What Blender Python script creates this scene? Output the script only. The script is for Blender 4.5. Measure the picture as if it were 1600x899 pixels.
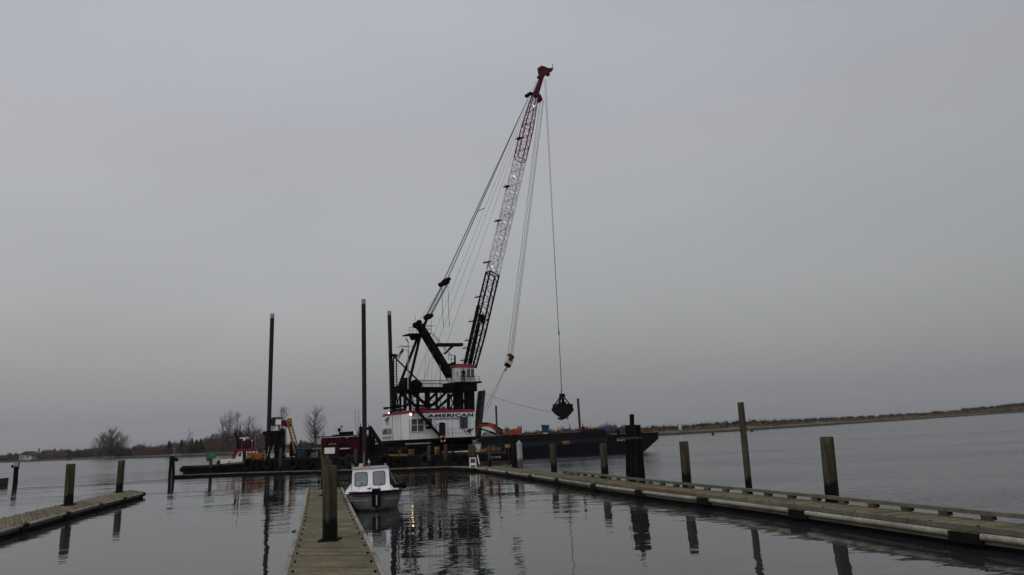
import bpy, math, random
from mathutils import Vector as V, Matrix, noise
random.seed(7)
R = math.radians
SC = bpy.context.scene
for o in list(bpy.data.objects): bpy.data.objects.remove(o)
COL = SC.collection

# ------------------------------------------------------------------ camera
CAMZ = 2.95; F = 1060.0; PITCH = R(12.2); ROLL = R(-2.86)
cd = bpy.data.cameras.new('camera'); cam = bpy.data.objects.new('camera', cd); COL.objects.link(cam)
cd.sensor_width = 36.0; cd.lens = F/1600*36.0; cd.clip_start = .1; cd.clip_end = 30000
CM = Matrix.Rotation(R(90)+PITCH, 3, 'X') @ Matrix.Rotation(ROLL, 3, 'Z')
cam.matrix_world = Matrix.Translation((0, 0, CAMZ)) @ CM.to_4x4()
SC.camera = cam
SC.render.resolution_x = 1024; SC.render.resolution_y = 575

# ------------------------------------------------------------------ world, sun, exposure
W = bpy.data.worlds.new("World"); SC.world = W; W.use_nodes = True
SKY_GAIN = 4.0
def make_world():
    nt = W.node_tree; nt.nodes.clear(); N = nt.nodes.new; L = nt.links.new
    out = N('ShaderNodeOutputWorld'); bg = N('ShaderNodeBackground'); bg.inputs['Strength'].default_value = .1
    sky = N('ShaderNodeTexSky'); sky.sky_type = 'NISHITA'; sky.sun_disc = False
    sky.sun_elevation = R(38); sky.sun_rotation = R(205); sky.dust_density = 4; sky.air_density = 1.5
    tc = N('ShaderNodeTexCoord'); sep = N('ShaderNodeSeparateXYZ'); L(tc.outputs['Generated'], sep.inputs[0])
    ramp = N('ShaderNodeValToRGB'); L(sep.outputs['Z'], ramp.inputs[0])
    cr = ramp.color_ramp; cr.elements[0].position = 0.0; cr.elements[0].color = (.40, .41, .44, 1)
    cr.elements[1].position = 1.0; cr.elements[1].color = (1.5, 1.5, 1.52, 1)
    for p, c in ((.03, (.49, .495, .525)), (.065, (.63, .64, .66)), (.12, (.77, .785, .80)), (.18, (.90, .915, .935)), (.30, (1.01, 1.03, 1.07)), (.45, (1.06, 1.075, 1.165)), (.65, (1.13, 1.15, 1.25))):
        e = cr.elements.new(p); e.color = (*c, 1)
    # slow cloud variation
    mp = N('ShaderNodeMapping'); mp.inputs['Scale'].default_value = (1.3, 1.3, 3.2); L(tc.outputs['Generated'], mp.inputs[0])
    no = N('ShaderNodeTexNoise'); no.inputs['Scale'].default_value = 1.6; no.inputs['Detail'].default_value = 3.5; no.inputs['Roughness'].default_value = .42
    L(mp.outputs[0], no.inputs['Vector'])
    mr = N('ShaderNodeMapRange'); L(no.outputs[0], mr.inputs[0]); mr.inputs[1].default_value = .3; mr.inputs[2].default_value = .7
    mr.inputs[3].default_value = .945; mr.inputs[4].default_value = 1.045
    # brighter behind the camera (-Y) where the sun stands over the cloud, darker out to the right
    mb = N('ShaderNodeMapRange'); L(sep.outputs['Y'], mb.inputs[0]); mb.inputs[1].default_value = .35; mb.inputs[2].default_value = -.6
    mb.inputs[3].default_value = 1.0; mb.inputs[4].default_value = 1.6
    mg = N('ShaderNodeMapRange'); L(sep.outputs['X'], mg.inputs[0]); mg.inputs[1].default_value = -.6; mg.inputs[2].default_value = .6
    mg.inputs[3].default_value = 1.12; mg.inputs[4].default_value = .93
    def mul(a, b):
        m = N('ShaderNodeMath'); m.operation = 'MULTIPLY'; L(a, m.inputs[0]); L(b, m.inputs[1]); return m.outputs[0]
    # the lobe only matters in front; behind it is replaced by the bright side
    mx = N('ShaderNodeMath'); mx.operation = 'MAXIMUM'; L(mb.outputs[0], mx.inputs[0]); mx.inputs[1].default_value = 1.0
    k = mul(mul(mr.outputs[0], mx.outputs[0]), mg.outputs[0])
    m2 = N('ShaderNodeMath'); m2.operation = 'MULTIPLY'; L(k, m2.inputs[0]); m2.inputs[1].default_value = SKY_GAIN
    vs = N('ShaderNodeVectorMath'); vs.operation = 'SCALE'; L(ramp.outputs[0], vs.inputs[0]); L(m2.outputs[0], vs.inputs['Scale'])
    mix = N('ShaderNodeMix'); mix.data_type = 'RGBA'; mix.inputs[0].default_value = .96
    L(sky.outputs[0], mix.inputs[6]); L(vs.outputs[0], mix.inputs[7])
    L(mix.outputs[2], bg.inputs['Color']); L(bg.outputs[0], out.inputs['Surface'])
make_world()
sd = bpy.data.lights.new('sun', 'SUN'); sd.energy = .5; sd.angle = R(25); sd.color = (1, .97, .93)
sun = bpy.data.objects.new('sun', sd); COL.objects.link(sun)
az = R(205); el = R(38)
sdir = V((math.sin(az)*math.cos(el), math.cos(az)*math.cos(el), math.sin(el)))   # towards the sun
sun.rotation_euler = sdir.to_track_quat('Z', 'Y').to_euler()
VS = SC.view_settings; VS.view_transform = 'Standard'; VS.look = 'None'; VS.gamma = 1; VS.exposure = 0.0; VS.use_curve_mapping = False
SC.render.engine = 'CYCLES'
SC.cycles.max_bounces = 6; SC.cycles.volume_bounces = 0

# ------------------------------------------------------------------ picture -> place helpers
CP0 = V((0, 0, CAMZ))
def ray(px, py): return CM @ V(((px-800)/F, (449.5-py)/F, -1))
def at(px, py, Y):
    d = ray(px, py); return CP0 + d*(Y/d.y)
def gz(px, py, z=0.0):
    d = ray(px, py); return CP0 + d*((z-CAMZ)/d.z)
def onp(px, py, P, n):
    d = ray(px, py); return CP0 + d*((P-CP0).dot(n)/d.dot(n))
def hor(px): return 719-.05*px
def foot(px, Y, z=0.0):
    """point at world distance Y and height z seen in picture column px (near the horizon)"""
    py = 719-.05*px + (CAMZ-z)*F/Y
    p = at(px, py, Y); return V((p.x, p.y, z))

# ------------------------------------------------------------------ mesh builder
LOC = {}
class MB:
    def __init__(s): s.v = []; s.f = []; s.t = []; s.m = []; s.s = []; s.tint = 1.0; s.mi = 0
    def add(s, vs, fs, smooth=False):
        n = len(s.v); s.v += [tuple(p) for p in vs]
        for q in fs:
            s.f.append([n+i for i in q]); s.t.append(s.tint); s.m.append(s.mi); s.s.append(smooth)
    def box(s, c, sx, sy, sz, ax=V((1,0,0)), ay=None, az=V((0,0,1))):
        c = V(c); ax = V(ax).normalized(); az = V(az).normalized(); ay = az.cross(ax).normalized() if ay is None else V(ay)
        vs = [c+ax*(i*sx/2)+ay*(j*sy/2)+az*(k*sz/2) for k in (-1,1) for j in (-1,1) for i in (-1,1)]
        s.add(vs, [(0,2,3,1),(4,5,7,6),(0,1,5,4),(2,6,7,3),(0,4,6,2),(1,3,7,5)])
    def beam(s, p0, p1, w, h=None, up=V((0,0,1))):
        h = h or w; p0 = V(p0); p1 = V(p1); d = (p1-p0); l = d.length
        if l < 1e-5: return
        d.normalize(); up = V(up)
        if abs(d.dot(up)) > .98: up = V((1,0,0)) if abs(d.x) < .9 else V((0,1,0))
        side = d.cross(up).normalized(); u2 = side.cross(d)
        s.box((p0+p1)/2, l, w, h, d, -side, u2) if False else s._bx((p0+p1)/2, d*l/2, side*w/2, u2*h/2)
    def _bx(s, c, a, b, e):
        vs = [c+a*i+b*j+e*k for k in (-1,1) for j in (-1,1) for i in (-1,1)]
        s.add(vs, [(0,2,3,1),(4,5,7,6),(0,1,5,4),(2,6,7,3),(0,4,6,2),(1,3,7,5)])
    def tube(s, p0, p1, r0, r1=None, n=8, cap=True):
        r1 = r0 if r1 is None else r1; p0 = V(p0); p1 = V(p1); d = p1-p0
        if d.length < 1e-5: return
        d.normalize(); a = d.orthogonal().normalized(); b = d.cross(a)
        vs = []
        for p, r in ((p0, r0), (p1, r1)):
            for i in range(n):
                t = 2*math.pi*i/n; vs.append(p+a*(r*math.cos(t))+b*(r*math.sin(t)))
        s.add(vs, [(i, (i+1)%n, n+(i+1)%n, n+i) for i in range(n)], n > 5)
        if cap: s.add(vs[:n], [tuple(range(n))[::-1]]); s.add(vs[n:], [tuple(range(n))])
    def path(s, pts, r, n=6):
        for a, b in zip(pts, pts[1:]): s.tube(a, b, r, r, n)
    def prism(s, poly, vec):
        n = len(poly); poly = [V(p) for p in poly]; vec = V(vec); top = [p+vec for p in poly]
        s.add(poly+top, [tuple(range(n))[::-1], tuple(range(n, 2*n))]+[(i, (i+1)%n, n+(i+1)%n, n+i) for i in range(n)])
    def loft(s, rings, closed=True, smooth=True, caps=True):
        n = len(rings[0]); vs = [p for r in rings for p in r]; fs = []
        for k in range(len(rings)-1):
            for i in range(n if closed else n-1):
                j = (i+1) % n; fs.append((k*n+i, k*n+j, (k+1)*n+j, (k+1)*n+i))
        s.add(vs, fs, smooth)
        if caps and closed:
            s.add(rings[0], [tuple(range(n))[::-1]]); s.add(rings[-1], [tuple(range(n))])
    def lathe(s, c, prof, n=16, ax=V((0,0,1))):
        c = V(c); ax = V(ax).normalized(); a = ax.orthogonal().normalized(); b = ax.cross(a)
        rings = [[c+ax*z+(a*math.cos(2*math.pi*i/n)+b*math.sin(2*math.pi*i/n))*max(r, 1e-4) for i in range(n)] for r, z in prof]
        s.loft(rings)
    def torus(s, c, ax, Rr, r, n=18, k=8, arc=None):
        c = V(c); ax = V(ax).normalized(); a = ax.orthogonal().normalized(); b = ax.cross(a)
        rings = []
        for i in range(n+1):
            t = 2*math.pi*i/n; d = a*math.cos(t)+b*math.sin(t)
            rings.append([c+d*(Rr+r*math.cos(2*math.pi*j/k))+ax*(r*math.sin(2*math.pi*j/k)) for j in range(k)])
        s.loft(rings, caps=False)
    def blob(s, c, rx, ry, rz, n=8, m=5, jit=0):
        c = V(c); rings = []
        for k in range(m+1):
            ph = math.pi*k/m; z = -math.cos(ph); q = max(math.sin(ph), .02)
            rings.append([c+V((rx*q*math.cos(2*math.pi*i/n), ry*q*math.sin(2*math.pi*i/n), rz*z))*(1+random.uniform(-jit, jit)) for i in range(n)])
        s.loft(rings)
    def build(s, name, mat, parent=None, loc=None):
        if loc is None: loc = LOC[parent.name] if parent else V((0,0,0))
        loc = V(loc)
        me = bpy.data.meshes.new(name)
        me.from_pydata([(x-loc.x, y-loc.y, z-loc.z) for x, y, z in s.v], [], s.f)
        for m in (mat if isinstance(mat, (list, tuple)) else [mat]): me.materials.append(m)
        me.polygons.foreach_set('material_index', s.m); me.polygons.foreach_set('use_smooth', s.s)
        at_ = me.attributes.new('tint', 'FLOAT_COLOR', 'CORNER'); buf = []
        for q, t in zip(s.f, s.t): buf += [t, t, t, 1.0]*len(q)
        at_.data.foreach_set('color', buf)
        me.update()
        o = bpy.data.objects.new(name, me); COL.objects.link(o)
        if parent: o.parent = parent
        else: o.location = loc
        LOC[o.name] = loc
        return o
def tag(o, label=None, cat=None, group=None, kind=None):
    if label: o['label'] = label
    if cat: o['category'] = cat
    if group: o['group'] = group
    if kind: o['kind'] = kind
    return o
def thing(name, loc, label, cat, group=None):
    o = bpy.data.objects.new(name, None); COL.objects.link(o); o.location = loc; o.empty_display_size = .2
    LOC[o.name] = V(loc); return tag(o, label, cat, group)
def text_into(mb, body, P, ux, uz, w, h, nrm, th=.02, off=.0, shear=0.0):
    """real letters laid flat on a face: fits body in a w x h box whose lower left corner is P"""
    c = bpy.data.curves.new('t', 'FONT'); c.body = body; c.offset = off; c.space_character = 1.12; c.extrude = 0; c.resolution_u = 3
    o = bpy.data.objects.new('t', c); COL.objects.link(o)
    dg = bpy.context.evaluated_depsgraph_get(); me = bpy.data.meshes.new_from_object(o.evaluated_get(dg))
    xs = [v.co.x for v in me.vertices]; ys = [v.co.y for v in me.vertices]
    x0, x1, y0, y1 = min(xs), max(xs), min(ys), max(ys)
    P = V(P)
    vs = [P+ux*((v.co.x-x0)/(x1-x0)*w+(v.co.y-y0)/(y1-y0)*shear)+uz*((v.co.y-y0)/(y1-y0)*h)+nrm*th for v in me.vertices]
    mb.add(vs, [tuple(p.vertices) for p in me.polygons])
    bpy.data.objects.remove(o); bpy.data.curves.remove(c); bpy.data.meshes.remove(me)

# ------------------------------------------------------------------ materials
MATS = {}
def mat(name, col, rough=.6, metal=0, var=.25, scale=3.0, bump=.0, bscale=20, col2=None, stretch=(1,1,1), thr=(.35,.7), spec=.25, wet=None, tint=True, detail=5):
    m = bpy.data.materials.new(name); m.use_nodes = True; nt = m.node_tree; N = nt.nodes.new; L = nt.links.new
    b = nt.nodes['Principled BSDF']; b.inputs['Roughness'].default_value = rough; b.inputs['Metallic'].default_value = metal
    b.inputs['Specular IOR Level'].default_value = spec
    tc = N('ShaderNodeTexCoord'); mp = N('ShaderNodeMapping'); mp.inputs['Scale'].default_value = stretch; L(tc.outputs['Object'], mp.inputs[0])
    n1 = N('ShaderNodeTexNoise'); n1.inputs['Scale'].default_value = scale; n1.inputs['Detail'].default_value = detail; L(mp.outputs[0], n1.inputs['Vector'])
    r = N('ShaderNodeMapRange'); L(n1.outputs[0], r.inputs[0]); r.inputs[1].default_value = thr[0]; r.inputs[2].default_value = thr[1]
    mx = N('ShaderNodeMix'); mx.data_type = 'RGBA'; L(r.outputs[0], mx.inputs[0])
    c2 = col2 or tuple(x*(1-var) for x in col)
    mx.inputs[6].default_value = (*col, 1); mx.inputs[7].default_value = (*c2, 1)
    outc = mx.outputs[2]
    # fine grain
    n2 = N('ShaderNodeTexNoise'); n2.inputs['Scale'].default_value = scale*9; n2.inputs['Detail'].default_value = 3; L(mp.outputs[0], n2.inputs['Vector'])
    r2 = N('ShaderNodeMapRange'); L(n2.outputs[0], r2.inputs[0]); r2.inputs[1].default_value = .3; r2.inputs[2].default_value = .7
    r2.inputs[3].default_value = 1-var*.6; r2.inputs[4].default_value = 1+var*.4
    sc = N('ShaderNodeVectorMath'); sc.operation = 'SCALE'; L(outc, sc.inputs[0]); L(r2.outputs[0], sc.inputs['Scale']); outc = sc.outputs[0]
    if tint:
        a = N('ShaderNodeAttribute'); a.attribute_name = 'tint'
        mm = N('ShaderNodeVectorMath'); mm.operation = 'MULTIPLY'; L(outc, mm.inputs[0]); L(a.outputs['Color'], mm.inputs[1]); outc = mm.outputs[0]
    if wet:   # tide stain below a height, wet and weedy (position in the world)
        z0, z1, wc = wet
        ge = N('ShaderNodeNewGeometry'); sp = N('ShaderNodeSeparateXYZ'); L(ge.outputs['Position'], sp.inputs[0])
        nz = N('ShaderNodeMath'); nz.operation = 'MULTIPLY_ADD'; L(n1.outputs[0], nz.inputs[0]); nz.inputs[1].default_value = -.5; L(sp.outputs['Z'], nz.inputs[2])
        rz = N('ShaderNodeMapRange'); L(nz.outputs[0], rz.inputs[0]); rz.inputs[1].default_value = z0-.25; rz.inputs[2].default_value = z1-.25
        mw = N('ShaderNodeMix'); mw.data_type = 'RGBA'; L(rz.outputs[0], mw.inputs[0]); mw.inputs[6].default_value = (*wc, 1); L(outc, mw.inputs[7]); outc = mw.outputs[2]
        rr = N('ShaderNodeMapRange'); L(rz.outputs[0], rr.inputs[0]); rr.inputs[3].default_value = .35; rr.inputs[4].default_value = rough; L(rr.outputs[0], b.inputs['Roughness'])
    L(outc, b.inputs['Base Color'])
    if bump:
        bn = N('ShaderNodeTexNoise'); bn.inputs['Scale'].default_value = bscale; bn.inputs['Detail'].default_value = 4; L(mp.outputs[0], bn.inputs['Vector'])
        bp = N('ShaderNodeBump'); bp.inputs['Strength'].default_value = bump; bp.inputs['Distance'].default_value = .02; L(bn.outputs[0], bp.inputs['Height']); L(bp.outputs[0], b.inputs['Normal'])
    MATS[name] = m; return m
def emis(name, col, st):
    m = bpy.data.materials.new(name); m.use_nodes = True; b = m.node_tree.nodes['Principled BSDF']
    b.inputs['Base Color'].default_value = (.8,.8,.8,1); b.inputs['Emission Color'].default_value = (*col, 1); b.inputs['Emission Strength'].default_value = st
    return m
M_pile = mat('pile timber', (.076,.066,.044), .95, var=.6, scale=2.0, bump=1.0, bscale=16, col2=(.022,.020,.014), stretch=(3.5,3.5,.35), wet=(.86,.98,(.004,.0045,.003)), spec=.1)
M_pileg = mat('pile timber dark', (.010,.009,.008), .95, var=.5, scale=2.2, bump=.6, bscale=14, col2=(.004,.004,.0035), stretch=(2.5,2.5,.35), wet=(1.0,1.15,(.003,.003,.003)), spec=.08)
M_plank = mat('deck planks', (.165,.140,.088), .9, var=.5, scale=1.7, bump=.4, bscale=25, col2=(.088,.080,.048), spec=.15)
M_rail = mat('bull rail timber', (.150,.142,.105), .9, var=.4, scale=2.0, bump=.3, bscale=25, col2=(.085,.082,.058), spec=.15)
M_rust_rail = mat('reddish new timber', (.21,.115,.065), .8, var=.4, scale=2.0, col2=(.13,.075,.05))
M_bump = mat('white rubber strip', (.30,.285,.24), .85, var=.55, scale=1.6, col2=(.15,.135,.105), thr=(.4,.75))
M_rust = mat('rust', (.055,.020,.014), .8, var=.5, scale=3, col2=(.03,.018,.015))
M_float = mat('float', (.006,.006,.005), .8, var=.4, scale=2, spec=.1)
M_blk = mat('black paint', (.0035,.004,.0055), .7, var=.4, scale=2, spec=.06)
M_blk2 = mat('black steel', (.007,.007,.008), .7, var=.5, scale=3, col2=(.012,.009,.007), spec=.08)
M_navy = mat('navy hull paint', (.0035,.005,.010), .7, var=.35, scale=.8, col2=(.008,.007,.007), stretch=(1,1,2.5), spec=.06)
M_navy2 = mat('faded navy band', (.016,.019,.028), .7, var=.3, scale=.8, col2=(.010,.011,.015), spec=.08)
M_rub = mat('tyre rubber', (.005,.005,.005), .9, var=.4, scale=4, spec=.08)
M_wht = mat('white paint', (.66,.665,.67), .5, var=.10, scale=.9, col2=(.50,.49,.47), stretch=(1.6,1.6,.35), thr=(.5,.8))
M_cream = mat('cream paint', (.52,.47,.36), .6, var=.25, scale=3)
M_red = mat('red paint', (.17,.012,.028), .6, var=.25, scale=1.2, col2=(.11,.011,.02), spec=.2)
M_redd = mat('red boom paint', (.16,.010,.020), .6, var=.3, scale=1.2)
M_bwht = mat('white boom paint', (.62,.62,.61), .55, var=.2, scale=1.2)
M_cont = mat('container red', (.060,.006,.010), .8, var=.4, scale=1.1, col2=(.028,.006,.008), spec=.08)
M_org = mat('orange paint', (.30,.055,.020), .6, var=.3, scale=1.5, col2=(.18,.035,.016), spec=.2)
M_yel = mat('yellow paint', (.26,.14,.022), .7, var=.45, scale=2, col2=(.10,.055,.018), spec=.15)
M_spud = mat('spud steel', (.026,.011,.010), .8, var=.5, scale=.9, col2=(.008,.007,.008), stretch=(2,2,.3))
M_blue = mat('blue paint', (.012,.045,.11), .55, var=.3, scale=2)
M_teal = mat('teal cover', (.30,.40,.42), .6, var=.3, scale=2)
M_grn = mat('green board', (.02,.14,.055), .5, var=.25, scale=3)
M_grn2 = mat('dark green board', (.01,.06,.028), .5, var=.25, scale=3)
M_cab = mat('cable', (.010,.010,.011), .5, var=.1, scale=5)
M_cabl = mat('light cable', (.12,.12,.125), .5, var=.1, scale=5)
M_grey = mat('grey steel', (.26,.27,.28), .5, var=.3, scale=3)
M_mud = mat('dredged mud', (.003,.003,.0025), .9, var=.5, scale=4, bump=.8, bscale=6)
M_glass = mat('window glass', (.02,.024,.026), .06, var=.2, scale=3, spec=.8)
M_gel = mat('white gelcoat', (.72,.72,.74), .35, var=.08, scale=1.5, col2=(.58,.58,.59), thr=(.5,.8))
M_hullg = mat('grey boat hull', (.12,.122,.12), .5, var=.35, scale=2.2, col2=(.055,.056,.052), wet=(.05,.14,(.02,.022,.018)))
M_maroon = mat('maroon trim', (.07,.015,.02), .6, var=.3, scale=4)
M_cloth = mat('dark clothing', (.014,.015,.02), .9, var=.3, scale=6)
M_skin = mat('skin', (.35,.2,.14), .6, var=.1, scale=5)
M_lamp = emis('lit lamp', (1, .66, .32), 17)
M_lampw = emis('lit lamp pale', (1, .95, .85), 5)
M_text = mat('sign lettering', (.010,.022,.028), .6, var=.1, scale=5)
M_textw = mat('white lettering', (.45,.45,.46), .6, var=.2, scale=5)
M_bluep = mat('emblem blue', (.02,.03,.08), .6, var=.1, scale=5)
M_redp = mat('emblem red', (.35,.04,.06), .6, var=.1, scale=5)

# ------------------------------------------------------------------ water
def water():
    m = bpy.data.materials.new('harbour water'); m.use_nodes = True; nt = m.node_tree; N = nt.nodes.new; L = nt.links.new
    b = nt.nodes['Principled BSDF']; b.inputs['Base Color'].default_value = (.016,.019,.020,1); b.inputs['Roughness'].default_value = .02
    b.inputs['IOR'].default_value = 1.50; b.inputs['Specular IOR Level'].default_value = .5
    tc = N('ShaderNodeTexCoord')
    def nz(scale, st, det=2.0, rough=.5, rot=0):
        mp = N('ShaderNodeMapping'); mp.inputs['Scale'].default_value = st; mp.inputs['Rotation'].default_value = (0,0,rot); L(tc.outputs['Object'], mp.inputs[0])
        n = N('ShaderNodeTexNoise'); n.inputs['Scale'].default_value = scale; n.inputs['Detail'].default_value = det; n.inputs['Roughness'].default_value = rough
        L(mp.outputs[0], n.inputs['Vector']); return n.outputs[0]
    def ma(op, a, b_):
        x = N('ShaderNodeMath'); x.operation = op
        for i, q in enumerate((a, b_)):
            if isinstance(q, (int, float)): x.inputs[i].default_value = q
            else: L(q, x.inputs[i])
        return x.outputs[0]
    sep = N('ShaderNodeSeparateXYZ'); L(tc.outputs['Object'], sep.inputs[0])
    patch = N('ShaderNodeMapRange'); L(nz(.035, (.6,1.6,1), 3, .55), patch.inputs[0]); patch.inputs[1].default_value = .42; patch.inputs[2].default_value = .62
    patch.inputs[3].default_value = .20; patch.inputs[4].default_value = .95
    far = N('ShaderNodeMapRange'); L(sep.outputs['Y'], far.inputs[0]); far.inputs[1].default_value = 20; far.inputs[2].default_value = 110
    far.inputs[3].default_value = .45; far.inputs[4].default_value = 1.5
    far2 = N('ShaderNodeMapRange'); L(sep.outputs['Y'], far2.inputs[0]); far2.inputs[1].default_value = 95; far2.inputs[2].default_value = 230
    far2.inputs[3].default_value = 1.0; far2.inputs[4].default_value = .8
    geo = N('ShaderNodeVectorMath'); geo.operation = 'DOT_PRODUCT'; L(tc.outputs['Object'], geo.inputs[0]); geo.inputs[1].default_value = (.962, .273, 0)
    o1 = N('ShaderNodeMapRange'); o1.interpolation_type = 'SMOOTHSTEP'; L(geo.outputs['Value'], o1.inputs[0]); o1.inputs[1].default_value = 14.0; o1.inputs[2].default_value = 18.5
    o2 = N('ShaderNodeMapRange'); o2.interpolation_type = 'SMOOTHSTEP'; L(sep.outputs['Y'], o2.inputs[0]); o2.inputs[1].default_value = 66; o2.inputs[2].default_value = 120
    outer = ma('MAXIMUM', o1.outputs[0], o2.outputs[0])
    pr = N('ShaderNodeMapRange'); L(nz(.02, (.35,2.2,1), 4, .6, .15), pr.inputs[0]); pr.inputs[1].default_value = .35; pr.inputs[2].default_value = .65; pr.inputs[3].default_value = .07; pr.inputs[4].default_value = .20
    rgh = ma('ADD', .018, ma('MULTIPLY', outer, pr.outputs[0])); L(rgh, b.inputs['Roughness'])
    amp = ma('MULTIPLY', ma('MULTIPLY', patch.outputs[0], far.outputs[0]), far2.outputs[0])
    h = ma('ADD', ma('MULTIPLY', nz(1.1, (.55,1,1), 2.5, .5, .2), .062), ma('MULTIPLY', nz(3.6, (.5,1,1), 2, .5, -.25), .012))
    h = ma('ADD', h, ma('MULTIPLY', nz(.28, (.5,1,1), 1.5, .5, .1), .06))
    wind = N('ShaderNodeMapRange'); L(nz(.045, (.30,1.6,1), 4, .6, .2), wind.inputs[0]); wind.inputs[1].default_value = .45; wind.inputs[2].default_value = .62
    wind.inputs[3].default_value = .6; wind.inputs[4].default_value = 2.6
    h2 = ma('MULTIPLY', nz(.9, (.45,1.2,1), 4, .65, .2), ma('MULTIPLY', ma('MULTIPLY', wind.outputs[0], outer), .11))
    h = ma('ADD', ma('MULTIPLY', h, amp), h2)
    bp = N('ShaderNodeBump'); bp.inputs['Strength'].default_value = 1; bp.inputs['Distance'].default_value = 1.0; L(h, bp.inputs['Height']); L(bp.outputs[0], b.inputs['Normal'])
    mb = MB(); S = 6000; mb.add([(-S,-300,0),(S,-300,0),(S,S,0),(-S,S,0)], [(0,1,2,3)])
    o = mb.build('water', m); tag(o, kind='structure'); return o
water()

# ------------------------------------------------------------------ far shore
def interp(tab, x):
    if x <= tab[0][0]: return tab[0][1]
    for (a, b), (c, d) in zip(tab, tab[1:]):
        if x <= c: return b+(d-b)*(x-a)/(c-a)
    return tab[-1][1]
SHORE = [(-300,900),(0,780),(100,620),(200,440),(300,335),(450,320),(600,300),(800,262),(1030,236),(1160,256),(1300,312),(1450,410),(1600,620),(1750,1000),(1900,1500)]
def shore():
    m = mat('shore ground', (.125,.100,.062), .95, var=.4, scale=.12, col2=(.045,.042,.028), bump=.0)
    m2 = mat('bank mud', (.014,.013,.010), .8, var=.4, scale=.3)
    mb = MB(); rows = []
    for i in range(0, 221):
        px = -300+i*10; D = interp(SHORE, px)*(1+.008*math.sin(px*.13)+.006*math.sin(px*.037))
        base = foot(px, D, 0); d = V((base.x, base.y, 0)).normalized()
        row = []
        for off, z in ((-2,-.4),(0.0,.02),(2.0,.42),(3.6,.72),(9,1.3+.2*math.sin(px*.05)),(60,1.9),(2500,2.2)):
            row.append(V((base.x, base.y, 0))+d*off+V((0,0,z)))
        rows.append(row)
    for a, b in zip(rows, rows[1:]):
        for k in range(6):
            mb.mi = 1 if k < 3 else 0
            mb.add([a[k], b[k], b[k+1], a[k+1]], [(0,1,2,3)])
    tag(mb.build('shore_ground', [m, m2]), kind='structure')
    # far hills on the right, the blue of distance haze painted into their colour
    hm = mat('far hills', (.10,.13,.17), 1, var=.1, scale=.001)
    mb = MB(); prev = None
    for i in range(0, 61):
        px = 1150+i*14; D = 4600
        top = interp([(1400,0),(1520,4),(1550,18),(1575,50),(1600,56),(1700,60),(2000,80)], px)
        p = foot(px, D, 0); q = V((p.x*1.25, p.y*1.25, top)); r = V((p.x*1.6, p.y*1.6, 0))
        if prev: mb.add([prev[0], p, q, prev[1]], [(0,1,2,3)]); mb.add([prev[1], q, r, prev[2]], [(0,1,2,3)])
        prev = (p, q, r)
    tag(mb.build('hills', hm), kind='structure')
shore()
TOP = [(-200,716),(0,712),(25,710),(60,708),(66,704),(120,703),(150,702),(200,700.5),(218,696),(240,697),(262,693),(280,690),(300,691),(318,686),(332,679),(350,676),(365,673),(400,671),(412,675),(425,690),(460,696),(480,692),(500,694),(560,692),(750,682),(920,668),(950,665),(1000,668),(1040,671),(1062,672),(1070,668),(1110,664),(1150,663),(1180,660),(1212,661),(1222,664),(1300,658),(1400,652),(1500,646),(1506,642),(1560,637),(1580,634),(1620,629),(1800,615)]
def brush():
    mbs = {}
    m1 = mat('brush bare twigs', (.080,.052,.044), .95, var=.4, scale=.4)
    m2 = mat('brush evergreen', (.026,.032,.022), .95, var=.4, scale=.4)
    m3 = mat('dry grass', (.15,.105,.065), .95, var=.4, scale=.4)
    mb = MB()
    px = -220.0
    rnd = random.Random(3)
    while px < 1800:
        D0 = interp(SHORE, px); step = 260.0/D0*1.35
        px += rnd.uniform(.3, 1.0)*step*.42
        if 575 < px < 745: continue
        set_ = rnd.uniform(9, 38)
        D = D0+set_
        ty = interp(TOP, px)+2.0*noise.noise(V((px*.11, 3.1, 0)))*2+2.0*noise.noise(V((px*.45, 7.7, 0)))+rnd.uniform(-.5, 1.2)
        zt = CAMZ+(hor(px)-ty)*D/F
        frac = (set_-9)/29.0; zt = 1.4+max(.6, (zt-1.4))*(.45+.55*frac)
        b = foot(px, D, 1.3)
        H = zt-1.3
        twig = 318 < px < 415 or px > 1220
        k = noise.noise(V((px*.03, set_*.05, 5.5)))
        mb.mi = 0 if (k > .0 or 325 < px < 415) else 1
        if px > 1020:
            mb.mi = 2 if set_ < 18 else (1 if noise.noise(V((px*.12, 9.1, 0))) > -.25 else 0)
            if set_ >= 18 and mb.mi == 1: H += .8
        base = rnd.uniform(.75, 1.3)
        n = int(6+H*3.4)
        for q in range(n):
            h = H*(rnd.random()**.8)
            w = (1-.55*h/H)*min(2.2, .6+H*.4)
            c = b+V((rnd.uniform(-w, w), rnd.uniform(-w, w), h))
            s_ = rnd.uniform(.22, .55)*(1 if D < 450 else 1.5)
            mb.tint = base*rnd.uniform(.7, 1.3)
            if rnd.random() < (.72 if twig else .35):   # upright twig
                a = V((rnd.uniform(-.25, .25), 0, 1))*s_*2.6; t = V((.08, rnd.uniform(-.05,.05), 0))*(D/330)
                mb.add([c-t, c+t, c+t*.3+a, c-t*.3+a], [(0,1,2,3)])
            else:
                a = V((rnd.uniform(-1,1), rnd.uniform(-1,1), rnd.uniform(-.4,1))).normalized()*s_
                e = V((rnd.uniform(-1,1), rnd.uniform(-1,1), rnd.uniform(-1,1))).cross(a).normalized()*s_*.7
                mb.add([c-a, c+e, c+a, c-e], [(0,1,2,3)])
    o = mb.build('shoreline_brush', [m1, m2, m3]); tag(o, 'low scrub and reeds along the whole far bank', 'brush', kind='stuff')
brush()

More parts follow.
